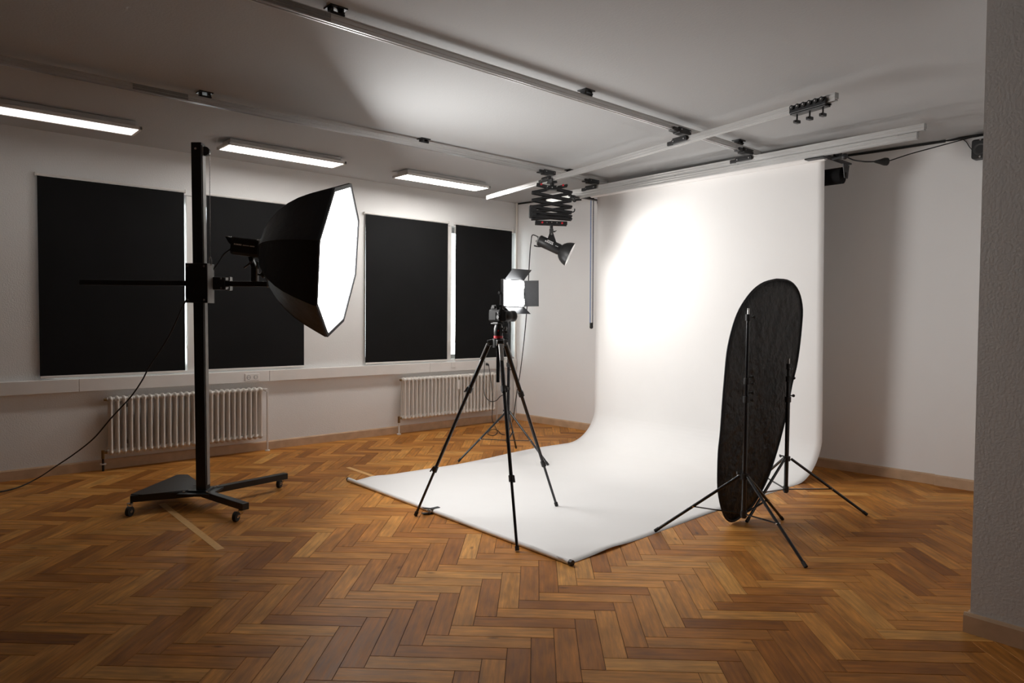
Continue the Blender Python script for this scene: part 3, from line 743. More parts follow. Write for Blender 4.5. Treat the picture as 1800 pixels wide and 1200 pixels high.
pts = [plug1, Y(1600, 270.5, 6.65), Y(1640, 259.5, 6.85), Y(1690, 246, 6.98), Y(1727, 236, 7.04), Y(1760, 228, 7.05)]
MB().tube(smoothpath(pts, 6), .005, 8).build('cord', M['rubber'], o)

# ------------------------------------------------------------------ column stand with boom
CB, CT = V((-5.60, 1.735, .12))+RH*.028, V((-5.655, 1.705, 2.795))+RH*.056
COLD = 5.36
o = thing('column_stand', 'tall black column camera stand on casters with a crossbar holding the softbox', 'camera stand', (-5.60, 1.735, 0))
cx_, cy_ = RH, FH
cd = (CT-CB).normalized()
mb = MB(); mb.bar(CB, CT, .078, .078, up=cy_, bev=.004); mb.build('column', M['black_metal'], o)
mb = MB(); s0 = cx_*.041
mb.bar(CB+s0+UP*.05, CT+s0-UP*.02, .006, .05, up=cy_, bev=.001); mb.build('column_lit_side', M['grey_metal'], o)  # grey strip painting the light on the column's right side
mb = MB(); mb.cyl(CT-UP*.05-cy_*.038, CT-UP*.05-cy_*.047, .009, n=10); mb.build('bolt', M['steel'], o)
pc = CT-UP*.06+cx_*.055; mb = MB(); mb.cyl(pc-cy_*.012, pc+cy_*.012, .035, n=18); mb.build('pulley', M['black_plastic'], o)
KC = CB.lerp(CT, (D(343, 498, COLD).z-CB.z)/(CT.z-CB.z))      # carriage centre
mb = MB(); mb.tube([pc+cx_*.032, V((KC.x, KC.y, 0))+cx_*.078+UP*(KC.z+.20)], .0025, 6); mb.build('hoist_cable', M['steel'], o)
hkp = V((KC.x, KC.y, 0))+cx_*.078+UP*(KC.z+.20)
mb = MB(); mb.tube([hkp+V((0, 0, .0))+cx_*.010*math.cos(a)+UP*.035*math.sin(a)-UP*.03 for a in [i*2*PI/14 for i in range(14)]], .004, 6, closed=True); mb.build('snap_hook', M['steel'], o)
mb = MB()
mb.box(KC-cy_*.062, (.165, .012, .30), (cx_, cy_, UP), .003); mb.box(KC+cy_*.062, (.165, .012, .30), (cx_, cy_, UP), .003)
mb.box(KC-cx_*.078, (.010, .12, .30), (cx_, cy_, UP), .002)
mb.build('carriage', M['black_metal'], o)
mb = MB(); mb.box(KC+cx_*.078, (.010, .112, .30), (cx_, cy_, UP), .002); mb.build('carriage_lit_side', M['grey_metal'], o)  # right plate coloured lighter than the black carriage, for the light falling on it
for sx in (-.062, .062):
    for sz in (-.128, .128):
        c = KC+cx_*sx+UP*sz-cy_*.067; MB().cyl(c, c-cy_*.008, .009, n=10).build('bolt', M['steel'], o)
ARMD = 5.42
aL, aR = D(142, 498, ARMD), D(471, 497, ARMD); aL.z = aR.z = (aL.z+aR.z)/2
mb = MB(); mb.bar(aL, aR, .040, .040, bev=.003); mb.build('crossbar', M['black_metal'], o)
k0, k1 = D(362, 498, ARMD), D(398, 498, ARMD); k0.z = k1.z = aL.z
mb = MB(); mb.bar(k0-cx_*.02, k1, .085, .098, bev=.004); mb.build('bar_clamp', M['black_metal'], o)
for s_ in (-1, 1):
    c = k1+cx_*.018+UP*s_*.036
    mb = MB()
    for a, b in (((-.017, -.014), (.017, -.014)), ((.017, -.014), (.017, .014)), ((.017, .014), (-.017, .014)), ((-.017, .014), (-.017, -.014))):
        mb.bar(c+cx_*a[0]+UP*a[1], c+cx_*b[0]+UP*b[1], .05, .006, up=UP if a[1] == b[1] else cx_)
    mb.build('clamp_bracket', M['steel'], o)
    c = k1-cx_*.02+UP*s_*.036-cy_*.045; MB().cyl(c, c-cy_*.008, .008, n=10).build('bolt', M['steel'], o)
mb = MB(); c = aR+cx_*.004; mb.box(c, (.012, .05, .050), (cx_, cy_, UP), .003); mb.build('end_stop', M['steel'], o)
# upright on the bar that carries the flash
pb = D(447, 494, ARMD); pb.z = aL.z+.02; pt = V((pb.x, pb.y, D(447, 470, ARMD).z))
mb = MB(); mb.bar(pb, pt, .036, .05, up=cy_, bev=.003); mb.build('upright', M['black_metal'], o)
mb = MB(); mb.bar(pb+cx_*.024, pt+cx_*.024, .010, .045, up=cy_, bev=.002); mb.build('upright_face', M['grey_metal'], o)
c = pb.lerp(pt, .5)+cx_*.03
mb = MB(); mb.cyl(c, c+cx_*.022, .008, n=10); mb.lathe([(0, .0), (0, .012), (.018, .030), (.026, .030), (.028, 0)], c+cx_*.02, cx_, 20); mb.build('locking_knob', M['black_plastic'], o)
# base
hub = V((-5.60, 1.745, .115))
ends = [Z(229, 874, .115), Z(432, 888, .115), Z(503, 834, .115), Z(312, 839, .115)]
mb = MB(); mb.box(hub, (.26, .26, .02), (cx_, cy_, UP), .004); mb.box(hub+UP*.012, (.15, .15, .02), (cx_, cy_, UP), .004); mb.build('base_plate', M['black_metal'], o)
for e in ends:
    d = (e-hub).normalized(); mb = MB(); mb.bar(hub+d*.05-UP*.008, e-UP*.008, .055, .05, up=UP, bev=.004); mb.build('base_leg', M['black_metal'], o)
mb = MB(); poly = [Z(230, 871, .125), Z(250, 872, .125), Z(345, 862, .125), Z(352, 852, .125), Z(330, 836, .125), Z(312, 836, .125)]
mb.prism(poly, (0, 0, .012)); mb.build('weight_plate', M['black_metal'], o)
for dx, dy in ((.09, .09), (-.09, .09), (.09, -.09), (-.09, -.09)):
    c = hub+cx_*dx+cy_*dy+UP*.01; MB().cyl(c, c+UP*.012, .011, n=10).build('bolt', M['steel'], o)
for e, tp in zip(ends, (Z(228, 907), Z(415, 916), Z(491, 857), None)):
    d = (e-hub).normalized()
    c = V((tp.x, tp.y, .036)) if tp is not None else V((e.x, e.y, .036))-d*.05
    sd = V((.75, .66, 0)).normalized()
    fk = MB(); topc = V((c.x, c.y, .083))-V((c.x-e.x, c.y-e.y, 0))*.55
    fk.cyl(topc, topc-UP*.012, .022, n=14)
    for s_ in (-1, 1): fk.bar(topc-UP*.01+sd*s_*.018, c+sd*s_*.018, .022, .004, up=sd, bev=.001)
    fk.build('caster_fork', M['steel'], o)
    wh = MB(); wh.cyl(c-sd*.013, c+sd*.013, .0355, n=22); w_ = wh.build('caster_wheel', M['rubber'], o)
    h = MB(); h.cyl(c-sd*.0155, c+sd*.0155, .012, n=12); h.build('wheel_hub', M['steel'], w_)

# ------------------------------------------------------------------ octagonal softbox and its flash head
SN = V((.659, .743, -.117)).normalized(); SC = V((-4.970, 2.577, 1.928)); SR = .58
sx_, sy_, _ = frame(SN)
def softbox():
    global o
    o = thing('softbox', 'large black octagonal softbox with glowing white front beside the column stand', 'softbox', SC-SN*.55)
    ph = 3.006
    # same eight corners for the shell, the lip and the front
    aa = UP.cross(SN).normalized(); bb_ = SN.cross(aa)
    def ring(t, r, sub=1, sag=0):
        out = []
        for k in range(8):
            p0 = aa*math.cos(ph+k*PI/4)+bb_*math.sin(ph+k*PI/4); p1 = aa*math.cos(ph+(k+1)*PI/4)+bb_*math.sin(ph+(k+1)*PI/4)
            for j in range(sub):
                u = j/sub; q_ = p0.lerp(p1, u); out.append(SC+SN*t+q_*r*(1-sag*4*u*(1-u)))
        return out
    sub = 6
    prof = [(.012, 1.05, 0), (.0, 1.05, 0), (-.09, .985, .012), (-.17, .925, .02), (-.26, .845, .025), (-.34, .75, .03), (-.42, .625, .03), (-.49, .485, .02), (-.545, .33, .0), (-.575, .16, -.03)]
    sh = MB(); vs = []
    for t, r, sg in prof: vs += ring(t, r*SR, sub, sg)
    n = 8*sub
    sh.add(vs, [[i*n+k, i*n+(k+1) % n, (i+1)*n+(k+1) % n, (i+1)*n+k] for i in range(len(prof)-1) for k in range(n)], True)
    ob = sh.build('shell', M['fabric'], o)
    # crisp creases along the eight rods
    me = ob.data
    for e in me.edges:
        a, b = e.vertices
        if a % sub == 0 and b % sub == 0 and a//n != b//n: e.use_edge_sharp = True
    md = ob.modifiers.new('thickness', 'SOLIDIFY'); md.thickness = .004; md.offset = 1
    for k in range(8):
        pts = [ring(t, r*SR+.003)[k] for t, r, sg in prof[1:]]
        MB().tube(pts, .004, 6).build('rod_seam', M['fabric'], o)
    fr = MB(); vs = ring(.008, 1.005*SR)+ring(.002, 1.005*SR); fr.add(vs, [list(range(8)), list(range(8, 16))[::-1]]+[[i, (i+1) % 8, 8+(i+1) % 8, 8+i] for i in range(8)])
    fr.build('front_diffuser', M['softlight'], o)
    lp = MB(); v1 = ring(.018, 1.058*SR); v2 = ring(.018, 1.003*SR); v3 = ring(.010, 1.003*SR); v4 = ring(.010, 1.058*SR)
    vv = v1+v2+v3+v4
    lp.add(vv, [[a*8+i, a*8+(i+1) % 8, ((a+1) % 4)*8+(i+1) % 8, ((a+1) % 4)*8+i] for a in range(4) for i in range(8)]); lp.build('front_rim', M['fabric'], o)
    sr = MB(); sr.lathe([(-.60, .0), (-.60, .075), (-.595, .092), (-.565, .092), (-.565, 0)], SC, SN, 24); sr.build('speed_ring', M['black_metal'], o)
softbox()
FB = SC-SN*.72
o = thing('studio_strobe', 'black flash head on the column stand crossbar plugged into the octagonal softbox', 'studio flash', FB, 'studio flash heads')
sxx, syy, _ = frame(SN)
b = MB()
prof = []
def sect(t, w, h, cut=.3, dz=0):
    hw_, hh_ = w/2, h/2; c_ = cut*h
    pr_ = [(-hw_+c_*.5, -hh_), (hw_-c_*.5, -hh_), (hw_, -hh_+c_*.5), (hw_, hh_-c_*.2), (hw_-c_*.2, hh_), (-hw_+c_*.2, hh_), (-hw_, hh_-c_*.2), (-hw_, -hh_+c_*.5)]
    return [SC+SN*t+sxx*p+syy*(q_+dz) for p, q_ in pr_]
secs = [sect(-.60, .115, .122), (sect(-.63, .125, .135)), sect(-.80, .125, .135), sect(-.815, .12, .128, dz=.003)]
vs = [p for s_ in secs for p in s_]
b.add(vs, [[i*8+k, i*8+(k+1) % 8, (i+1)*8+(k+1) % 8, (i+1)*8+k] for i in range(3) for k in range(8)]+[list(range(8))[::-1], list(range(24, 32))])
b.build('body', M['black_plastic'], o)
hd = MB(); hd.prism([SC-SN*.80+syy*.055-sxx*.035, SC-SN*.875+syy*.062-sxx*.035, SC-SN*.845+syy*.02-sxx*.035, SC-SN*.815+syy*.0-sxx*.035], sxx*.07); hd.build('rear_hood', M['black_plastic'], o)
MB().box(SC-SN*.855+syy*.066, (.05, .005, .05), (sxx, syy, SN), .002).build('rear_handle', M['steel'], o)
MB().box(SC-SN*.615+syy*.066, (.05, .01, .03), (sxx, syy, SN), .002).build('release_catch', M['steel'], o)
side = -sxx if sxx.dot(FH) > 0 else sxx
mk = MB()
for k in range(5): mk.box(SC-SN*(.785-.0125*k)+side*.063+syy*.012, (.0012, .011, .009), (side, syy, SN))
for k in range(6): mk.box(SC-SN*(.718-.0085*k)+side*.063+syy*.011, (.0012, .007, .006), (side, syy, SN))
for k in range(4): mk.box(SC-SN*(.662-.0095*k)+side*.063+syy*.011, (.0012, .009, .007), (side, syy, SN))
mk.build('print', M['mark'], o)
c0 = SC-SN*.675-syy*.066
br = MB(); br.bar(V((pt.x, pt.y, pt.z)), c0, .034, .044, up=cy_, bev=.006); br.build('tilt_bracket', M['black_metal'], o)
mid = V((pt.x, pt.y, pt.z)).lerp(c0, .45)
lv = MB(); lv.cyl(mid-cy_*.02, mid-cy_*.036, .012, n=12); lv.bar(mid-cy_*.032, mid-cy_*.032-cx_*.055-UP*.045, .02, .012, bev=.005); lv.build('tilt_lever', M['black_plastic'], o)
MB().cyl(mid-cy_*.036, mid-cy_*.042, .008, n=10).build('bolt', M['steel'], o)
sg_ = MB(); sg_.cyl(V((pt.x, pt.y, pt.z-.012))+cx_*.024, V((pt.x, pt.y, pt.z+.045))+cx_*.024, .009, n=10); sg_.build('spigot', M['steel'], o)
# cord: flash -> stand -> floor at the left
p0 = SC-SN*.815-syy*.01
pts = [p0, D(395, 445, 5.42), D(388, 455, 5.42), D(378, 470, 5.40), D(368, 481, 5.36), D(358, 488, 5.30), D(342, 508, 5.28), D(325, 531, 5.30), D(315, 552, 5.32), D(300, 585, 5.36), D(282, 615, 5.40), D(262, 645, 5.44), D(250, 668, 5.46), D(230, 697, 5.5), D(195, 735, 5.53), D(165, 770, 5.56), D(130, 798, 5.6), D(100, 818, 5.63), Z(70, 838, .05), Z(40, 853, .008), Z(15, 861, .008), Z(-40, 872, .008), Z(-120, 890, .008)]
tag(MB().tube(smoothpath(pts, 6), .0055, 8).build('drooping_cable', M['rubber'], None, pts[19]), 'thin black power cord drooping from the column stand to the floor at far left', 'cord')

# ------------------------------------------------------------------ light stands
def light_stand(ctr, feet, zhub, zstrut, secs, label, struts=.55, knobs=()):
    o = thing('light_stand', label, 'light stand', (ctr.x, ctr.y, 0), 'black tripod light stands')
    for za, zb, r_ in secs:
        MB().cyl((ctr.x, ctr.y, za), (ctr.x, ctr.y, zb), r_, n=14).build('pole', M['black_gloss'], o)
        cl = MB(); cl.cyl((ctr.x, ctr.y, zb-.028), (ctr.x, ctr.y, zb+.014), r_+.007, n=14); cl.build('pole_collar', M['black_plastic'], o)
    for z, s_ in knobs:
        c = V((ctr.x, ctr.y, z))+RH*.014; k = MB(); k.cyl(c, c+RH*.022, .005, n=8); k.sphere(c+RH*.028, .012, (1, 1, 1)); k.build('locking_knob', M['black_plastic'], o)
    zt = secs[-1][1]
    sp = MB(); sp.cyl((ctr.x, ctr.y, zt+.01), (ctr.x, ctr.y, zt+.055), .007, n=10); sp.build('spigot', M['steel'], o)
    hb_ = MB(); hb_.cyl((ctr.x, ctr.y, zhub-.018), (ctr.x, ctr.y, zhub+.018), .028, n=16); hb_.build('leg_hub', M['black_plastic'], o)
    k = MB(); c = V((ctr.x, ctr.y, zhub))-RH*.026+UP*.02; k.cyl(c, c-RH*.02, .005, n=8); k.box(c-RH*.024, (.008, .03, .02), (RH, FH, UP), .002); k.build('locking_knob', M['black_plastic'], o)
    hs = MB(); hs.cyl((ctr.x, ctr.y, zstrut-.02), (ctr.x, ctr.y, zstrut+.02), .022, n=14); hs.build('strut_hub', M['black_plastic'], o)
    rm = MB(); rm.cyl((ctr.x, ctr.y, zstrut-.03), (ctr.x, ctr.y, zhub), .0165, n=14); rm.build('lower_tube', M['black_gloss'], o)
    for f in feet:
        d = V((f.x-ctr.x, f.y-ctr.y, 0)).normalized()
        a = V((ctr.x, ctr.y, zhub))+d*.032; b = V((f.x, f.y, .011))
        L_ = MB(); L_.cyl(a, b, .0105, n=12); lg = L_.build('leg', M['black_gloss'], o)
        dd = (b-a).normalized(); MB().cyl(b-dd*.03, b+dd*.006, .0125, n=12).build('rubber_foot', M['rubber'], lg)
        m_ = a.lerp(b, struts); s0 = V((ctr.x, ctr.y, zstrut))+d*.022
        st_ = MB(); st_.bar(s0, m_, .016, .007, up=UP, bev=.002); st_.build('strut', M['black_gloss'], o)
        sd = UP.cross(d); bt = MB(); bt.cyl(m_-sd*.016, m_+sd*.016, .006, n=8); bt.build('rivet', M['steel'], o)
    return o
# behind the camera tripod
LC = V((-5.462, 4.792, 0))
lz = lambda y: D(893, y, 7.25).z
light_stand(LC, [V((-5.636, 4.276, 0)), V((-5.815, 5.225, 0)), V((-4.944, 4.876, 0))], lz(726), lz(775), [(lz(726), lz(640), .0165), (lz(640), lz(621), .0145), (lz(621), lz(563), .0115)], 'black light stand in the far corner carrying the lit LED panel', knobs=((lz(643), 1), (lz(650), 1)))
AC = Z(1306.5, 946, 0); az = lambda y: D(1308, y, 4.70).z
AC = V((-2.455, 4.300, 0))
light_stand(AC, [Z(1152, 935), Z(1416, 998), Z(1375, 914)], az(838), az(905), [(az(838), az(700), .0165), (az(700), az(668), .0150), (az(668), az(556), .0125)], 'taller empty black light stand standing in front of the black oval reflector', knobs=((az(662), 1), (az(674), 1), (az(690), 1), (az(703), 1), (az(557), 1)))
BC = V((-2.628, 5.228, 0)); bz = lambda y: D(1386, y, 5.46).z
light_stand(BC, [Z(1523, 906), Z(1313, 918), V((-3.12, 5.53, 0))], bz(806), bz(860), [(bz(806), bz(700), .0165), (bz(700), bz(664), .0145), (bz(664), bz(642), .0125)], 'shorter empty black light stand at the right edge of the black oval reflector', knobs=((bz(664), 1), (bz(695), 1)))

# ------------------------------------------------------------------ oval folding reflector
outl = [(1364.5, 491.2), (1342.8, 497), (1325, 509.8), (1309.6, 529), (1296.8, 552), (1286.6, 582.7), (1279, 618.5), (1275, 659.3), (1271.2, 705.3), (1267.4, 759), (1263.6, 796.7), (1262.5, 847.8), (1264.8, 873), (1270, 896), (1276.3, 910), (1284, 915.5), (1293, 915.5), (1304.4, 905), (1322, 888.7), (1337.7, 863), (1351.7, 832.5), (1365.8, 789), (1376, 750.7), (1383, 722), (1391, 677), (1399, 644), (1404, 613), (1408, 575), (1409.7, 544), (1405.4, 518.8), (1396.5, 502), (1383.7, 493)]
OB = Z(1288, 916, .012); OT = V((-2.70, 5.27, 1.87))
ov_v = (OT-OB).normalized(); ow = (FH*math.cos(.85)+RH*math.sin(.85)); on = ow.cross(ov_v).normalized()
def on_plane(px, py):
    d = ray(px, py); return CAM+d*((OB-CAM).dot(on)/d.dot(on))
oo = [on_plane(*q_) for q_ in outl]
oo = [p if p.z > .014 else V((p.x, p.y, .014)) for p in oo]
ctr = sum(oo, V((0, 0, 0)))/len(oo)
if on.dot(CAM-ctr) < 0: on = -on
o = thing('oval_reflector', 'large black oval folding reflector propped upright between two light stands', 'reflector', OB)
rim = smoothpath(oo+[oo[0]], 3)[:-1]
cl = MB(); rings = 9; vs = []
random.seed(3)
for i in range(rings+1):
    f_ = i/rings
    for k, p in enumerate(rim):
        q_ = ctr.lerp(p, f_); a = k/len(rim)*2*PI
        hgt = .016*f_*(1-f_)*math.sin(3*a+1)+.008*math.sin(11*a)*f_*f_*(1-f_)*3+.007*math.sin(23*a+2)*f_*f_*f_*(1-f_)*5
        vs.append(q_+on*hgt)
n = len(rim)
cl.add(vs, [[i*n+k, i*n+(k+1) % n, (i+1)*n+(k+1) % n, (i+1)*n+k] for i in range(rings) for k in range(n)], True)
ob = cl.build('cloth', M['reflector'], o, recalc=False); md = ob.modifiers.new('thickness', 'SOLIDIFY'); md.thickness = .004; md.offset = 0
MB().tube(rim, .009, 8, closed=True).build('spring_hoop', M['fabric'], o)

# ------------------------------------------------------------------ camera tripod, head and camera
feet = [Z(731, 907), Z(909, 969), Z(978, 890)]
TC = V((-3.792, 3.226, 0))
o = thing('camera_tripod', 'black three-legged camera tripod with red-ringed ball head, feet around the paper edge', 'tripod', TC)
tz = lambda y: D(878, y, 4.97).z
zs = tz(600)
sp = MB(); sp.cyl(TC+UP*(zs-.045), TC+UP*(zs+.02), .042, n=20)
for f in feet:
    d = V((f.x-TC.x, f.y-TC.y, 0)).normalized(); sp.bar(TC+d*.02+UP*(zs-.005), TC+d*.075+UP*(zs-.012), .05, .045, bev=.006)
sp.build('spider', M['black_metal'], o)
for k, f in enumerate(feet):
    d = V((f.x-TC.x, f.y-TC.y, 0)).normalized(); a = TC+d*.066+UP*(zs-.015); b = V((f.x, f.y, .014))
    cuts = [(0, .345, .0155), (.345, .685, .0125), (.685, 1.0, .0098)] if k != 0 else [(0, .27, .0155), (.27, .735, .0125), (.735, 1.0, .0098)]
    if k == 2: cuts = [(0, .30, .0155), (.30, .735, .0125), (.735, 1.0, .0098)]
    if k == 1: cuts = [(0, .245, .0155), (.245, .685, .0125), (.685, 1.0, .0098)]
    lg = MB(); lg.cyl(a, a.lerp(b, cuts[0][1]), cuts[0][2], n=14); leg = lg.build('leg', M['black_gloss'], o)
    for c0_, c1_, r_ in cuts[1:]: MB().cyl(a.lerp(b, c0_), a.lerp(b, c1_), r_, n=12).build('leg_section', M['black_gloss'], leg)
    sd = UP.cross(d).normalized()
    for c0_, c1_, r_ in cuts[:-1]:
        p = a.lerp(b, c1_); dd = (b-a).normalized(); q_ = MB(); q_.cyl(p-dd*.03, p+dd*.012, r_+.006, n=14)
        q_.build('leg_clamp', M['black_plastic'], leg)
        out = (d+UP*.35).normalized()
        lv = MB(); lv.bar(p-dd*.028+out*.016+sd*.01, p+dd*.02+out*.026+sd*.01, .018, .009, up=out, bev=.003); lv.build('clamp_lever', M['black_plastic'], leg)
    MB().cyl(a.lerp(b, .985), b+(b-a).normalized()*.008, .014, n=12).build('rubber_foot', M['rubber'], leg)
    up_ = MB(); up_.bar(a-UP*.0+d*.012, a.lerp(b, .09)+d*.012, .03, .014, up=d, bev=.004); up_.build('leg_top_plate', M['silver'], leg)
    hn = MB(); hn.cyl(a-sd*.026, a+sd*.026, .009, n=10); hn.build('leg_hinge', M['steel'], leg)
MB().cyl(TC+UP*tz(672), TC+UP*(zs+.03), .0135, n=14).build('centre_column', M['black_gloss'], o)
kn = TC+UP*tz(683)-RH*.01
zr = tz(592)
MB().cyl(TC+UP*(zr-.01), TC+UP*(zr+.008), .034, n=22).build('head_ring', M['red'], o)
hd = MB(); hd.lathe([(.008, .030), (.03, .034), (.06, .033), (.085, .026), (.098, .015), (.125, .012), (.125, 0)], TC+UP*zr, UP, 22); head = hd.build('ball_head', M['black_metal'], o)
for s_, z in ((RH, .035), (RH-FH*.6, .06)):
    s_ = s_.normalized(); c = TC+UP*(zr+z)+s_*.032; k = MB(); k.cyl(c, c+s_*.02, .006, n=8); k.lathe([(0, 0), (0, .012), (.018, .015), (.02, 0)], c+s_*.016, s_, 14); k.build('locking_knob', M['black_plastic'], head)
c = TC+UP*(zr+.045)-FH*.034; MB().cyl(c, c-FH*.003, .006, n=10).build('logo_dot', M['red'], head)
zp = tz(566)
pl_ = MB(); pl_.box(TC+UP*(zp-.008), (.06, .06, .016), bev=.004); pl_.bar(TC+UP*(zp-.008)-V((.03, 0, 0)), TC+UP*(zp-.012)-V((.075, 0, 0)), .02, .010, bev=.003); pl_.build('quick_release', M['black_plastic'], o)

# camera: lens along +Y towards the paper, back towards the viewer
cz0 = zp+.002; cc = V((TC.x, TC.y-.015, cz0+.046))
o = thing('camera', 'black camera with a large lens mounted on the tripod head', 'camera', (TC.x, TC.y, cz0))
b = MB(); b.box(cc, (.128, .052, .090), bev=.012); b.box(cc+V((.05, .022, -.005)), (.03, .03, .078), bev=.010); b.build('body', M['camera_body'], o)
b = MB(); b.prism([cc+V((-.034, -.03, .042)), cc+V((.034, -.03, .042)), cc+V((.022, -.03, .074)), cc+V((-.022, -.03, .074))], (0, .06, 0)); b.build('viewfinder', M['camera_body'], o)
MB().box(cc+V((0, -.032, .058)), (.034, .012, .022), bev=.004).build('eyecup', M['rubber'], o)
MB().box(cc+V((-.016, -.0275, -.006)), (.076, .006, .056), bev=.002).build('screen', M['camera_body'], o)
MB().cyl(cc+V((.044, -.026, -.012)), cc+V((.044, -.032, -.012)), .014, n=16).build('control_dial', M['black_plastic'], o)
MB().cyl(cc+V((.044, -.026, .018)), cc+V((.044, -.030, .018)), .006, n=10).build('button', M['black_plastic'], o)
for xx in (-.048, .046): MB().cyl(cc+V((xx, .0, .044)), cc+V((xx, .0, .058)), .013, n=16).build('dial', M['black_plastic'], o)
ln = MB(); ln.lathe([(.0, 0), (.0, .036), (.045, .036), (.048, .039), (.085, .039), (.088, .036), (.11, .037), (.115, .040), (.135, .040), (.135, .036)], cc+V((0, .026, -.004)), V((0, 1, 0)), 26)
lens = ln.build('lens', M['black_plastic'], o)
MB().sphere(cc+V((0, .150, -.004)), .035, (1, .25, 1), 18, 10).build('front_glass', M['glassy'], lens)

# LED panel with barn doors, facing +X across the paper
top_z, bot_z = lz(493), lz(538)
PH_ = .27; PW_ = .27
LP = V((-5.385, 4.79, (top_z+bot_z)/2))
tilt = .06
n_ = V((math.cos(tilt), .02, math.sin(tilt)*.4)).normalized(); wv = V((-.02, 1, 0)).normalized(); uv_ = n_.cross(wv).normalized()
if uv_.z < 0: uv_ = -uv_
o = thing('led_panel_light', 'lit square LED panel light with open barn doors, just behind the camera', 'LED light', LP)
b = MB(); b.box(LP-n_*.028, (.045, PW_+.016, PH_+.016), (n_, wv, uv_), .008); b.build('housing', M['black_plastic'], o)
fr = MB()
for s_ in (-1, 1):
    fr.box(LP+wv*s_*(PW_/2+.003), (.014, .010, PH_+.016), (n_, wv, uv_), .002); fr.box(LP+uv_*s_*(PH_/2+.003), (.014, PW_+.016, .010), (n_, wv, uv_), .002)
fr.build('frame', M['black_metal'], o)
MB().box(LP-n_*.002, (.006, PW_-.004, PH_-.004), (n_, wv, uv_)).build('diffuser', M['ledlight'], o)
def door(edge, outv, along, length, ang, span, taper):
    h0 = LP+outv*edge+n_*.008; dv = n_*math.cos(ang)+outv*math.sin(ang)
    a, b_ = span/2, span/2-taper
    nn = along.cross(dv).normalized()*.003
    d_ = MB(); d_.prism([h0-along*a, h0+along*a, h0+along*b_+dv*length, h0-along*b_+dv*length], nn); dr = d_.build('barn_door', M['black_metal'], o)
    hg = MB()
    for k in (-.32, .32): hg.cyl(h0+along*(span*k-.03), h0+along*(span*k+.03), .005, n=8)
    hg.build('hinge', M['steel'], dr)
door(PH_/2+.008, uv_, wv, .15, .70, PW_, .0)
door(PH_/2+.008, -uv_, wv, .12, .62, PW_, .0)
door(PW_/2+.008, wv, uv_, .15, .62, PH_, .0)
door(PW_/2+.008, -wv, uv_, .13, .80, PH_, .0)
yk = MB()
zy = bot_z-.06
yk.bar(LP-n_*.03-UP*(LP.z-zy)+wv*.0, V((LC.x, LC.y, lz(563))), .022, .022, bev=.004)
yk.bar(LP-n_*.03+wv*.165-UP*(LP.z-zy), LP-n_*.03-wv*.165-UP*(LP.z-zy), .024, .008, bev=.002)
for s_ in (-1, 1): yk.bar(LP-n_*.03+wv*s_*.163-UP*(LP.z-zy), LP-n_*.03+wv*s_*.163, .024, .006, up=wv, bev=.001)
yk.build('yoke', M['black_metal'], o)
for s_ in (-1, 1):
    c = LP-n_*.03+wv*s_*.166; k = MB(); k.lathe([(0, 0), (0, .014), (.02, .016), (.022, 0)], c, wv*s_, 14); k.build('locking_knob', M['black_plastic'], o)
at_ = MB(); at_.tube([LP-n_*.04-wv*.12-uv_*.14, LP-n_*.06-wv*.16+uv_*.02], .003, 6); at_.build('antenna', M['black_plastic'], o)

# cords by the far radiator
s0 = V((XW+TD+.016, 6.12, .828))
o = thing('plug_cord', 'black plug and cord running from the trunking socket down past the far radiator', 'cord', s0)
MB().tube([s0-V((.004, 0, 0)), s0+V((.03, 0, -.004)), s0+V((.045, 0, -.02))], [.016, .014, .007], 12).build('plug', M['rubber'], o)
c_ = s0+V((.045, 0, -.02))
pts = [c_, c_+V((.02, .0, -.08)), V((XW+.20, 6.10, .55)), V((XW+.21, 6.12, .30)), V((XW+.22, 6.10, .10)), Z(868.5, 745, .006), Z(872, 753, .006), Z(874, 760, .006), Z(868, 765, .006), Z(858, 763, .008), Z(860, 757, .010), Z(868, 754, .012), Z(876, 757, .008), Z(880, 762, .006), Z(887, 764, .006)]
MB().tube(smoothpath(pts, 8), .0045, 7).build('cord', M['rubber'], o)
pts = [V((LC.x-.012, LC.y-.02, lz(693))), D(880, 696, 7.3), D(872, 704, 7.4), D(862, 705, 7.6), D(853, 696, 7.9), D(850.5, 680, 8.2), D(851, 655, 8.5), D(852, 634, 8.75)]
tag(MB().tube(smoothpath(pts, 8), .0045, 7).build('adapter_cord', M['rubber'], None, pts[0]), 'looping black cord hanging between the far light stand and the trunking', 'cord')
ad = V((LC.x-.012, LC.y-.015, lz(683)))
o = thing('power_adapter', 'small black power adapter strapped to the far light stand pole', 'adapter', ad)
MB().box(ad-RH*.035, (.05, .035, .06), (RH, FH, UP), .006).build('case', M['black_plastic'], o)
MB().cyl((LC.x, LC.y, ad.z-.015), (LC.x, LC.y, ad.z+.015), .0185, n=14).build('strap', M['rubber'], o)

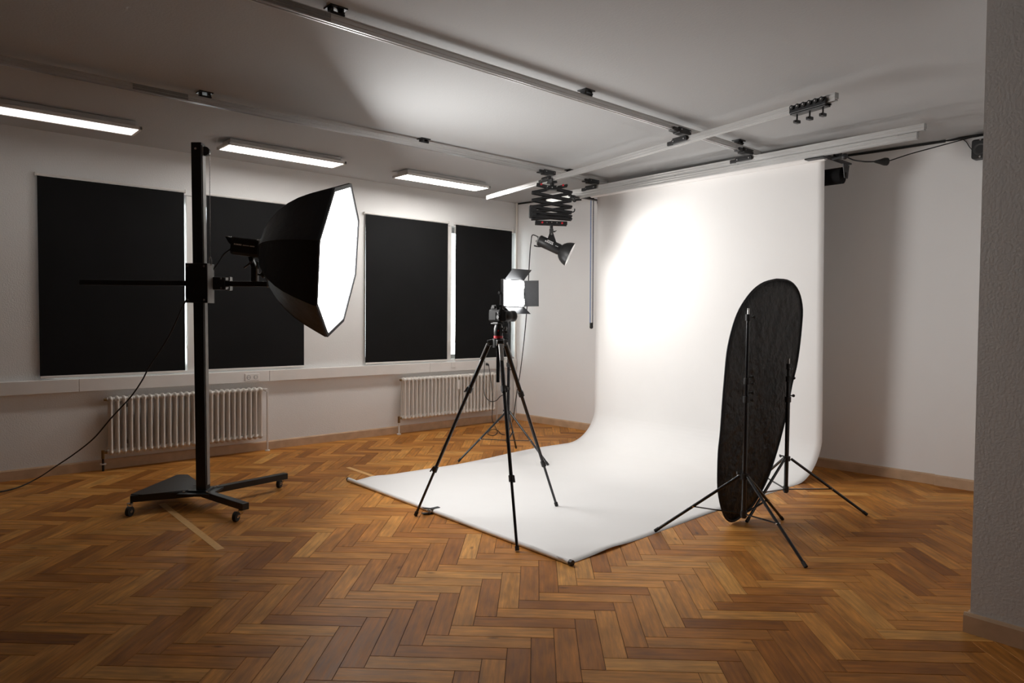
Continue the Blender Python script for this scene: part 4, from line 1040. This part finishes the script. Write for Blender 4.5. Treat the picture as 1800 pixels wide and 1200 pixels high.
# spring clamp on the paper's front edge and strips of tape on the floor
cpt = Z(752, 899, .02)
o = thing('spring_clamp', 'small black spring clamp gripping the front edge of the white paper', 'clamp', (cpt.x, 3.0, 0))
k = MB(); k.box((cpt.x, 3.035, .037), (.034, .075, .006), bev=.002); k.bar((cpt.x, 3.0, .037), (cpt.x-.01, 2.935, .052), .032, .007, bev=.002); k.build('upper_jaw', M['black_plastic'], o)
k = MB(); k.box((cpt.x, 2.985, .004), (.034, .03, .006), bev=.002); k.bar((cpt.x, 2.995, .005), (cpt.x-.012, 2.925, .012), .032, .007, bev=.002); k.build('lower_jaw', M['black_plastic'], o)
k = MB(); k.cyl((cpt.x-.02, 2.985, .022), (cpt.x+.02, 2.985, .022), .009, n=12); k.build('spring', M['steel'], o)
def tape(x0, x1, y0, y1, label, w=.05):
    mb = MB(); n = 20; vs = []
    for i in range(n+1):
        t = i/n; x = x0+(x1-x0)*t; y = y0+(y1-y0)*t
        vs += [(x, y-w/2, .0012), (x, y+w/2, .0012), (x, y-w/2, .0004), (x, y+w/2, .0004)]
    fs = []
    for i in range(n):
        a = i*4; b_ = a+4
        fs += [[a, b_, b_+1, a+1], [a, a+2, b_+2, b_], [a+1, b_+1, b_+3, a+3]]
    fs += [[0, 1, 3, 2], [n*4, n*4+2, n*4+3, n*4+1]]
    mb.add(vs, fs); tag(mb.build('floor_tape', M['tape'], None, ((x0+x1)/2, (y0+y1)/2, 0)), label, 'tape', 'tape strips on the parquet')
tape(-5.86, -4.48, 1.53, 1.513, 'long beige tape strip on the parquet under the column stand')
tape(-6.12, -5.585, 3.285, 3.287, 'short beige tape strip on the parquet at the left corner of the paper', .045)

# ------------------------------------------------------------------ daylight and render settings
w = bpy.data.worlds.new('daylight'); scene.world = w; w.use_nodes = True
bg = w.node_tree.nodes['Background']; bg.inputs[0].default_value = (.93, .97, 1.0, 1); bg.inputs[1].default_value = 10.0
vs_ = scene.view_settings
vs_.view_transform = 'Standard'; vs_.look = 'None'; vs_.exposure = 0.0; vs_.gamma = 1.0; vs_.use_curve_mapping = False
scene.cycles.use_denoising = True
scene.cycles.max_bounces = 10; scene.cycles.diffuse_bounces = 6
